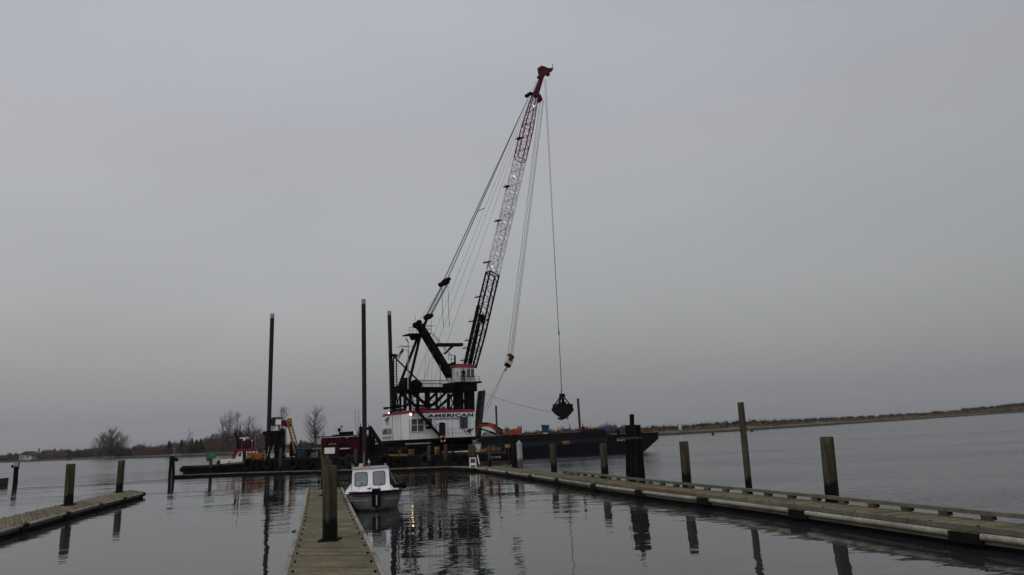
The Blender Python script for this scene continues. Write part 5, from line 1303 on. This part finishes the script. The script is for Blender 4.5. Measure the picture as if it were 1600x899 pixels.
    for p_, q_, o_ in (((838,125),(679,520),.3),((840,124),(686,530),.0),((842,123),(699,534),-.2)):
        a = cp(*p_, o_); c = cp(*q_, o_); e = c+(c-a)*.17; g.tube(a, e, .020,.020,5)
    for x in (670.5,677,666): g.tube(cp(x,536,.2), cp(x-3.5,606,.2), .018,.018,5)
    g.tube(cp(655,500,.3), cp(697,441,.3), .018,.018,5)
    g.build('hoist_line', M_cabl, root)
    # hook falls
    g = MB(); HB = (796.5, 556)
    for xt, xb_, r_2 in ((843.3,793.4,.030),(845.2,797.0,.026),(848.3,799.0,.036),(849.8,801.2,.026)): g.tube(cp(xt,157,0), cp(xb_,556,0), r_2,r_2,5)
    g.build('hook_falls', M_cab, root)
    g = MB(); a = cp(852.5,124,0); c = cp(873.2,520,0); d = cp(877,611,0)
    g.tube(a, c, .028,.028,5); g.tube(cp(850.8,124,.2), cp(872.6,520,.2), .022,.022,5); g.tube(c, d, .030,.030,5); g.tube(c, cp(878.2,611,.15), .026,.026,5); g.tube(cp(873,517,0), cp(873.4,524,0), .10,.10,8); g.build('hoist_cable', M_cab, root)
    g = MB(); pts = []
    for k in range(13):
        f = k/12; pts.append(cp(748+f*(862-748), 612+f*(644-612)+4.0*math.sin(f*math.pi)*(1 if f < 1 else 0)*.8, .5-.5*f))
    g.path(pts, .024, 5); g.build('tag_line', M_cabl, root)
    g = MB(); hb = cp(790,575,0); g.tube(hb, cp(751,652,.6), .026,.026,5); g.tube(hb, cp(757,652,-.2), .022,.022,5); g.build('hook_guy', M_cab, root)
    # lit flood lamps on the eave
    for (x, y), o_, big in (((642,647.6),.35,1),((607.5,645.5),None,0)):
        if o_ is not None: q = cp(x,y,HW+o_)
        else: q = at(x,y,84)
        g = MB(); g.tube(q+V((.25,.45,.05)), q+V((.03,.08,.02)), .08,.14,10); lp = g.build('flood_lamp', M_blk2, root)
        g = MB(); g.blob(q, .11 if big else .10,.10,.11 if big else .08); g.build('bulb', M_lamp if big else M_lampw, lp)
    return root
crane()
def rear_ladder():
    # lattice ladder beside the rear spud
    q = foot(618, 97.5, 1.0); root = thing('spud_ladder', q, 'black lattice ladder tower clamped to the rear spud', 'ladder')
    Y = 97.5; mb = MB()
    for x0, x1 in ((614.8,616.5),(619.2,621.5)): mb.beam(at(x0,555.5,Y), at(x1,668,Y), .14)
    for k in range(28): y = 557+k*4; mb.beam(at(614.8+.015*k*4,y,Y), at(619.2+.02*k*4,y,Y), .08)
    mb.build('lattice', M_blk, root)
    mb = MB(); mb.beam(at(609,555,Y), at(620,555.5,Y), .8,.3); mb.beam(at(611.5,560,Y), at(616.5,668,Y), .35,.35); mb.build('guide', M_blk, root)
rear_ladder()
# flag
def flag():
    root = thing('flag', cp(628,543,1.6), 'small drooping striped flag below the cross arm behind the gantry', 'flag')
    W_ = [MB(), MB(), MB()]
    for k in range(7):
        for j in range(4):
            def pt(a, b):   # a down the fly, b across the stripes
                px = 628.3+a*(-8.2)+b*3.4*(1-.2*a)+.5*math.sin(a*6+b*3); py = 544+a*14+b*4.5
                return cp(px, py, 1.6+.12*math.sin(a*7+b*2))
            mbx = W_[2] if (k < 3 and j < 2) else W_[j % 2 if j else 0]
            mbx.add([pt(k/7,j/4), pt((k+1)/7,j/4), pt((k+1)/7,(j+1)/4), pt(k/7,(j+1)/4)], [(0,1,2,3)])
    for mbx, m_, nm in zip(W_, (mat('flag red',(.40,.03,.06),.8), mat('flag white',(.5,.48,.5),.8), mat('flag blue',(.02,.02,.06),.8)), ('red_stripe','white_stripe','canton')):
        mbx.build(nm, m_, root)
flag()
# life ring
q = cp(692,686,HW+1.28); root = thing('life_ring', q, 'orange and white life ring hung on the crane walkway below the open door', 'life ring')
mb = MB(); mb.torus(q, cv, .34,.10,20,8); mb.build('ring', mat('ring orange', (.24,.018,.016), .6, var=.1), root)
mb = MB()
for a in (45,135,225,315): d = cu*math.cos(R(a))+V((0,0,1))*math.sin(R(a)); mb.tube(q+d*.34-V(d.cross(cv))*.05, q+d*.34+V(d.cross(cv))*.05, .112,.112,8)
mb.build('band', M_wht, root)
# hook block
def block():
    q = cp(796,564,0); root = thing('hook_block', cp(796,556,0), 'cream and rusty red hook block hanging left of the bucket lines', 'hook block')
    ax = (cp(798.5,555,0)-cp(793,573,0)).normalized(); side = cu
    def sl(a, b, m_, nm, w):
        mb = MB(); p = cp(798.5,555,0); e = cp(792.5,573,0); mb.beam(lerp(p,e,a), lerp(p,e,b), w, .55, up=cv); return mb.build(nm, m_, root)
    sl(0,.26,M_rust,'top_plate',.90); sl(.26,.80,M_cream,'cheek_plate',.98); sl(.80,1.0,M_blk,'weight',.75)
    mb = MB(); c = cp(796,561,0); mb.tube(c+cv*.33, c-cv*.33, .36,.36,16); mb.build('sheave', M_rust, root)
    mb = MB(); mb.tube(cp(792.3,573,0), cp(790.5,578,0), .09,.06,8); mb.torus(cp(790.3,579,0), cv, .14,.045,12,6); mb.build('hook', M_blk, root)
block()
# clamshell bucket
def bucket():
    T = cp(877.5,616,0); B = cp(879,655,0); root = thing('clamshell_bucket', B, 'black muddy clamshell bucket hanging on two lines from the boom tip over the scow', 'bucket')
    c = cp(879,636,0); s_ = 1.0
    xw = lambda px, py, o_=0: cp(px, py, o_)
    # two curved shells
    for nm, prof in (('left_shell',[(861.5,640.5),(862.6,637.5),(866,635),(872,633.5),(878.6,633),(878.9,654),(875.5,652.8),(871,650.3),(867,647.3),(863.6,643.8)]), ('right_shell',[(879.4,633),(886,633.3),(892,635.2),(896,638.5),(896.8,640.5),(894.3,644.2),(891,648),(887.5,651.8),(883.5,655),(879.2,654.3)])):
        mb = MB(); n = 7; rings = []
        for k in range(n+1):
            f = -1+2*k/n; w = 1.0*f; kk = 1-.10*abs(f)**4; rings.append([xw(879.2+(x-879.2)*kk, 642+(y-642)*kk, w) for x, y in prof])
        mb.loft(rings, smooth=False); sh = mb.build(nm, M_mud, root)
        mb = MB()
        for o_ in (1.01,-1.01):
            pr = [xw(879.2+(x-879.2)*.9, 642+(y-642)*.9, o_) for x, y in prof]
            mb.path(pr[3:] if nm == 'left_shell' else pr[:-1], .06, 5)
        mb.build('rim', M_blk, sh)
    mb = MB()
    for o_ in (.8,-.8):
        mb.beam(xw(876.2,619,o_*.35), xw(863.8,637.5,o_), .12,.15); mb.beam(xw(880.3,619,o_*.35), xw(895,638.5,o_), .12,.15)
        mb.beam(xw(877,620,o_*.2), xw(872,634,o_*.6), .20,.22)
    mb.build('arm', M_blk2, root)
    mb = MB(); mb.box(xw(878.3,618.5), .55,.7,.55, cu); mb.tube(xw(878.3,618,.45), xw(878.3,618,-.45), .28,.28,12); mb.build('head', M_blk2, root)
    mb = MB(); mb.tube(xw(880,632,.6), xw(880,632,-.6), .33,.33,14); mb.beam(xw(879.5,622), xw(880,632), .5,.4); mb.box(xw(880,630.5), .6,.7,.4, cu); mb.build('closing_block', M_blk, root)
    mb = MB(); mb.tube(xw(877.3,616,0), xw(877,609,0), .10,.05,8); mb.build('shackle', M_blue, root)
    mb = MB(); rnd = random.Random(5)
    for k in range(44):
        px = rnd.gauss(880,6.5); px = min(892,max(867,px)); py = 634.6-1.6*(1-((px-880)/14)**2)+rnd.uniform(-.6,1.0)
        mb.blob(xw(px,py,rnd.uniform(-.6,.6)), rnd.uniform(.18,.4), rnd.uniform(.18,.35), rnd.uniform(.12,.28), 7, 4, .2)
    for k in range(8): px = rnd.uniform(872,888); mb.blob(xw(px,654.3,rnd.uniform(-.5,.5)), .14,.14,rnd.uniform(.12,.22), 6, 4, .2)
    mb.build('mud', M_mud, root)
    mb = MB()
    for px, y0, y1 in ((878.5,656,658.5),(884,659,661),(888,660,663),(873,660,661.5)): mb.tube(xw(px,y0), xw(px,y1), .022,.03,5)
    mb.build('drip', M_mud, root)
bucket()
# person beside the cab
def person(base, face, label):
    root = thing('person', base, label, 'person'); fx = V(face).normalized(); sx = V((-fx.y, fx.x, 0)); b = V(base)
    me = bpy.data.meshes.new('body'); J = [(0,0,.95),(0,.0,1.18),(0,.0,1.42),(0,.02,1.53),
        (-.19,0,1.42),(-.25,.03,1.15),(-.20,.20,1.0), (.19,0,1.42),(.25,.0,1.15),(.22,.16,.95), (-.10,0,.9),(-.11,.03,.5),(-.11,0,.08),(-.11,.12,.04), (.10,0,.9),(.12,.0,.5),(.13,-.02,.08),(.13,.1,.04)]
    E = [(0,1),(1,2),(2,3),(2,4),(4,5),(5,6),(2,7),(7,8),(8,9),(0,10),(10,11),(11,12),(12,13),(0,14),(14,15),(15,16),(16,17)]
    rad = [.15,.15,.16,.06,.075,.055,.04,.075,.055,.04,.10,.07,.05,.045,.10,.07,.05,.045]
    me.from_pydata([sx*x+fx*y+V((0,0,z_)) for x, y, z_ in J], E, [])
    o = bpy.data.objects.new('tmp', me); COL.objects.link(o); o.modifiers.new('s', 'SKIN')
    for i, r in enumerate(rad): me.skin_vertices[0].data[i].radius = (r, r)
    me.skin_vertices[0].data[0].use_root = True
    sb = o.modifiers.new('u', 'SUBSURF'); sb.levels = 1; sb.render_levels = 1
    dg = bpy.context.evaluated_depsgraph_get(); m2 = bpy.data.meshes.new_from_object(o.evaluated_get(dg)); bpy.data.objects.remove(o)
    m2.materials.clear(); m2.materials.append(M_cloth); m2.name = 'body'
    for p in m2.polygons: p.use_smooth = True; p.material_index = 0
    ob = bpy.data.objects.new('body', m2); COL.objects.link(ob); ob.parent = root
    mb = MB(); mb.blob(b+fx*.03+V((0,0,1.64)), .085,.095,.12, 12, 8); mb.blob(b+fx*.13+V((0,0,1.63)), .018,.02,.02); mb.build('head', M_skin, root)
    mb = MB(); mb.blob(b+fx*.02+V((0,0,1.72)), .105,.115,.085, 12, 6); mb.tube(b+fx*.02+V((0,0,1.69)), b+fx*.02+V((0,0,1.705)), .14,.13,14); mb.build('hard_hat', M_blk2, root)
    for s2 in (-1,1):
        h0 = b+sx*(s2*.21)+fx*.20+V((0,0,.97)); mb = MB(); mb.blob(h0, .04,.045,.05)
        for k in range(4): mb.tube(h0+sx*((k-1.5)*.016), h0+sx*((k-1.5)*.016)+fx*.05+V((0,0,-.04)), .010,.008,5)
        mb.tube(h0+sx*(-s2*.03), h0+sx*(-s2*.045)+fx*.045, .011,.009,5); mb.build('hand', M_skin, root)
pp = cp(724.5,597,2.0); person(V((pp.x,pp.y,pp.z-.02)), (.6,-.8,0), 'person in dark clothing standing on the walkway outside the crane cab')

# ------------------------------------------------------------------ scow with its load
SY = 86.0; SW = 13.0
def sx_(px, z_=1.0): return foot(px, SY, z_).x
def scow():
    x0, x1, xb = sx_(752), sx_(950), sx_(1029.5)
    root = thing('scow', V(((x0+xb)/2, SY+SW/2, 0)), 'long dark navy scow with a raked bow lying right of the crane', 'barge')
    zc = 2.78; zd = 2.22; xr = sx_(1006)
    mb = MB(); mb.prism([V((x0,SY,-.5)), V((xr-1.2,SY,-.5)), V((xr,SY,.12)), V((xb,SY,1.55)), V((xb,SY,zd)), V((x0,SY,zd))], V((0,SW,0))); mb.build('hull', M_navy, root)
    mb = MB(); mb.prism([V((x0,SY-.03,2.0)), V((x1,SY-.03,2.02)), V((x1,SY-.03,1.52)), V((x0,SY-.03,1.22))], V((0,-.03,0))); mb.build('faded_band', M_navy2, root)
    mb = MB(); mb.prism([V((x0,SY-.10,zc)), V((x1-.1,SY-.10,zc+.05)), V((x1,SY-.10,zd+.12)), V((x1,SY-.10,2.02)), V((x0,SY-.10,2.0))], V((0,.35,0))); mb.prism([V((x0,SY+SW-.3,zc)), V((x1,SY+SW-.3,zc)), V((x1,SY+SW-.3,2.2)), V((x0,SY+SW-.3,2.2))], V((0,.3,0)))
    mb.beam(V((x1-.15,SY,2.5)), V((x1-.15,SY+SW,2.5)), .25,.55)
    n = 24
    for i in range(n): x = x0+(x1-x0)*(i+.5)/n; mb.beam(V((x,SY-.13,2.03)), V((x,SY-.13,zc-.02)), .06,.09)
    mb.build('coaming', M_blk2, root)
    mb = MB(); mb.beam(V((x1,SY-.02,zd+.03)), V((xb,SY-.02,zd+.05)), .16,.12); mb.beam(V((xb,SY,zd+.02)), V((xb,SY+SW,zd+.02)), .12,.12); mb.build('gunwale', M_blk2, root)
    mb = MB(); text_into(mb, 'LUMMI', V((sx_(965),SY,1.50)), V((1,0,0)), V((0,0,1)), sx_(984)-sx_(965), .34, V((0,-1,0)), .012, .012); mb.build('lettering', M_textw, root)
    mb = MB(); mb.box(V((sx_(885),SY-.16,1.72)), .95,.16,.22); 
    for e in (-.3,.0,.3): mb.box(V((sx_(885)+e,SY-.16,1.52)), .14,.12,.22)
    mb.build('yellow_bracket', M_yel, root)
    mb = MB(); mb.beam(V((sx_(968),SY+.4,zd+.1)), V((sx_(972),SY+.4,zd+.1)), .2,.2)
    for px in (968.5,): mb.tube(V((sx_(px),SY+.5,zd)), V((sx_(px),SY+.5,zd+.62)), .13,.13,8)
    mb.build('bitt', M_blk, root)
    # rough load in the hold
    mb = MB(); rnd = random.Random(2); nx, ny = 60, 14; g = []
    for j in range(ny):
        row = []
        for i in range(nx):
            x = x0+(x1-.6-x0)*i/(nx-1); y = SY+.4+(SW-.9)*j/(ny-1)
            h = 2.55+.28*noise.noise(V((x*.35,y*.35,0)))+.12*noise.noise(V((x*1.3,y*1.3,4)))+.22*math.sin(math.pi*j/(ny-1))
            row.append(V((x,y,h)))
        g.append(row)
    mb.loft(g, closed=False, caps=False, smooth=False); mb.build('mud_load', mat('scow load', (.085,.050,.036), .9, var=.6, scale=.7, col2=(.03,.026,.022), bump=.6, bscale=5), root)
scow()
def scow_thing(name, px, dy, label, cat, group=None): return thing(name, V((sx_(px), SY+dy, 2.5)), label, cat, group), V((sx_(px), SY+dy, 2.5))
# stakes
def stake(px, py, bpx, label, w=.30, dy=1.2):
    t = at(px, py, SY+dy); b = foot(bpx, SY+dy, 2.2); d = t-b; root = thing('steel_stake', b, label, 'stake', 'tall steel stakes on the scow')
    mb = MB(); mb.beam(b, t, w, w*.8); mb.build('stake', mat('rusty stake', (.055,.030,.026), .8, var=.4, scale=1), root)
    mb = MB(); mb.beam(b, b+d*.12, w+.2, w+.14); mb.build('socket', M_blk2, root)
stake(775, 634.5, 777, 'tall rusty stake in front of the excavator boom on the scow')
stake(903, 623, 907, 'tall rusty stake right of the hanging bucket on the scow', .34)
def excavator():
    Y = SY+3.5; P = lambda px, py, dy=0: at(px, py, Y+dy)
    root = thing('excavator', foot(800, Y, 2.5), 'orange excavator on the scow with its long boom reaching left towards the crane', 'excavator')
    mb = MB(); mb.prism([P(788,681,-.9), P(815.5,680.5,-.9), P(815.5,668,-.9), P(812,668.3,-.9), P(800,671,-.9), P(794,672,-.9), P(788,677,-.9)], V((0,2.4,0))); mb.build('house', M_org, root)
    mb = MB(); mb.prism([P(787.5,678,-1.2), P(795.5,678,-1.2), P(796,668.5,-1.2), P(793,667,-1.2), P(788.5,668,-1.2), P(787.3,672,-1.2)], V((0,1.0,0))); cab = mb.build('cab', M_grey, root)
    mb = MB(); mb.prism([P(788.3,677,-1.24), P(794.8,677,-1.24), P(795.2,669.6,-1.24), P(789.2,669.8,-1.24)], V((0,.03,0))); mb.build('window', M_glass, cab)
    mb = MB(); mb.box(P(800,683.4,-1.0), 2.9,.5,.5); mb.box(P(800,683.4,1.2), 2.9,.5,.5); mb.build('track', M_blk, root)
    up_ = [(787,676),(781,669.5),(775,663.5),(765,660.5),(757,660.5),(749,663)]; lo_ = [(748.5,668),(756,667),(763,667),(769,669.5),(775,676),(783,682)]
    mb = MB(); mb.prism([P(x,y,-.3) for x, y in up_+lo_][::-1], V((0,.6,0))); mb.build('boom', M_org, root)
    mb = MB(); mb.tube(P(787,673.5,-.5), P(773,664.5,-.5), .11,.09,8); mb.tube(P(785,679,-.5), P(776,672,-.5), .14,.12,8); mb.tube(P(763,661.5,-.4), P(752,661,-.4), .10,.08,8); mb.build('hydraulic_ram', M_rust, root)
    mb = MB(); mb.prism([P(746.5,665,-.25), P(751,661.5,-.25), P(749,669,-.25), P(746,680,-.25), P(744.5,680,-.25)], V((0,.5,0))); mb.build('stick', M_org, root)
    mb = MB(); mb.path([P(747,670,-.2), P(756,671.5,-.2), P(764,674.5,-.2), P(774,678,-.2)], .10, 6); mb.beam(P(765,675,-.2), P(775,678.5,-.2), .3,.3); mb.build('hose_boom', M_blk2, root)
    mb = MB(); mb.tube(P(810,668.5,0), P(810,666,0), .12,.1,8); mb.tube(P(814.5,668,.2), P(814.5,665,.2), .06,.06,6); mb.build('exhaust', M_blk, root)
    # light spoil heap behind
    t = thing('spoil_heap', foot(762, SY+6, 2.5), 'pale grey rubble heap under the excavator boom', 'heap'); mb = MB(); rnd = random.Random(9)
    for k in range(26):
        px = rnd.gauss(763, 6); px = min(776, max(751, px)); mb.tint = rnd.uniform(.7,1.2)
        mb.blob(foot(px, SY+6+rnd.uniform(-1,1), 2.4+max(0, 1-abs(px-763)/13)*rnd.uniform(0,.9)), .6,.5,.35, 7, 5, .15)
    mb.build('rubble', mat('pale rubble', (.30,.31,.33), .9, var=.3, scale=2), t)
excavator()
def bin_():
    Y = SY+3; root = thing('skip_bin', foot(852, Y, 2.5), 'blue tapered bin with an open top standing on the scow', 'bin')
    a, b_ = at(846.2,664.8,Y), at(858,665.2,Y); c, d = at(848.2,680,Y), at(856.2,680,Y); w = 1.0
    mb = MB(); top = [a, b_, V((b_.x,b_.y+w,b_.z)), V((a.x,a.y+w,a.z))]; bot = [c+V((0,.1,0)), d+V((0,.1,0)), V((d.x,d.y+w-.1,d.z)), V((c.x,c.y+w-.1,c.z))]
    mb.add(top+bot, [(3,7,4,0),(0,4,5,1),(1,5,6,2),(2,6,7,3),(4,7,6,5)]); mb.build('body', M_blue, root)
    mb = MB()
    for i in range(4): mb.beam(top[i], top[(i+1)%4], .12,.14)
    mb.build('rim', mat('dark teal rim', (.03,.07,.09), .6), root)
    mb = MB(); mb.beam(at(848.5,678,Y-.1), at(856,678,Y-.1), .08,.3); mb.build('pale_label', M_teal, root)
bin_()
rnd = random.Random(21)
for i, (px, h_, lb) in enumerate(((861.5,.85,'short dark post just right of the blue bin'),(873.5,.95,'thin leaning post on the scow left of the bucket drips'),(892.5,1.15,'thin dark post on the scow below the hanging bucket'),(828,.6,'short post on the scow right of the excavator'),(933,.5,'small post near the right end of the scow coaming'))):
    b = V((sx_(px), SY+.4, 2.7)); root = thing('stanchion', b, lb, 'post', 'short posts along the scow edge')
    mb = MB(); mb.tube(b, b+V((rnd.uniform(-.12,.12),0,h_)), .05,.04,6); mb.tube(b, b+V((0,0,.06)), .14,.14,8); mb.build('post', M_blk2, root)
for i, (px0, px1, lb, m_) in enumerate(((832,846,'orange brown hose bundle left of the blue bin',M_org),(863,880,'orange brown hose bundle right of the blue bin',M_org),(1004,1022,'orange hose laid over the bow deck of the scow',M_org),(912,945,'long dark red pipe string on the right part of the scow load',M_cont))):
    z0 = 2.75 if px0 < 950 else 2.32; root = thing('hose_bundle', V((sx_((px0+px1)/2), SY+1.5, z0)), lb, 'hose', 'hoses and pipes on the scow'); mb = MB(); rr = random.Random(i)
    for k in range(5):
        pts = []; y = SY+.8+rr.uniform(0,1.4)
        for q in range(8): pts.append(V((sx_(px0+(px1-px0)*q/7), y+.3*math.sin(q*1.3+k), z0+.12+.16*abs(math.sin(q*.9+k*1.7)))))
        mb.tint = rr.uniform(.5,1.1); mb.path(pts, .07, 6)
    mb.build('hose', m_, root)
b = V((sx_(953), SY+1.5, 2.3)); root = thing('drum_rack', b, 'small blue tank behind the end of the scow coaming', 'tank')
mb = MB(); mb.lathe(b, [(.40,0),(.42,.1),(.42,.9),(.36,1.0),(.1,1.05)], 14); mb.build('shell', M_blue, root); mb = MB(); mb.tube(b+V((0,0,1.0)), b+V((0,0,1.12)), .08,.08,8); mb.build('cap', M_blk, root)
b = V((sx_(914), SY+1.0, 2.7)); root = thing('capstan', b, 'small dark red capstan right of the taller rusty stake on the scow', 'capstan')
mb = MB(); mb.lathe(b, [(.35,0),(.30,.1),(.16,.25),(.14,.55),(.26,.66),(.24,.74),(.02,.78)], 12); mb.tube(b+V((0,0,.7)), b+V((0,0,1.15)), .05,.05,6); mb.build('barrel', M_cont, root)
mb = MB(); mb.box(b+V((0,0,.04)), .9,.9,.1); mb.build('base', M_blk2, root)

# ------------------------------------------------------------------ small floating things
for px, py, L__, ang, lb in ((466,829.5,.42,.1,'short reddish board sticking out at the left edge of the centre dock'),):
    p = gz(px, py, .02); mb = MB(); dx = V((math.cos(ang), math.sin(ang), 0))
    mb.beam(p-dx*L__/2, p+dx*L__/2+V((0,0,.02)), .07, .035); mb.beam(p+dx*L__*.1, p+dx*L__*.35+V((0,.06,.02)), .03, .02)
    tag(mb.build('driftwood', M_rust if px == 466 else M_blk2, loc=p), lb, 'driftwood')
# ------------------------------------------------------------------ haze
def haze():
    m = bpy.data.materials.new('haze'); m.use_nodes = True; nt = m.node_tree
    for n in list(nt.nodes):
        if n.type == 'BSDF_PRINCIPLED': nt.nodes.remove(n)
    v = nt.nodes.new('ShaderNodeVolumePrincipled'); v.inputs['Density'].default_value = HAZE; v.inputs['Color'].default_value = (.86,.88,.92,1); v.inputs['Anisotropy'].default_value = .0
    nt.links.new(v.outputs[0], nt.nodes['Material Output'].inputs['Volume'])
    mb = MB(); x, y0, y1 = 7500, -320, 7500; mb.box(V((0,(y0+y1)/2,(260-1.5)/2)), 2*x, y1-y0, 261.5)
    tag(mb.build('haze', m, loc=(0,0,0)), kind='stuff')
HAZE = .00007
haze()
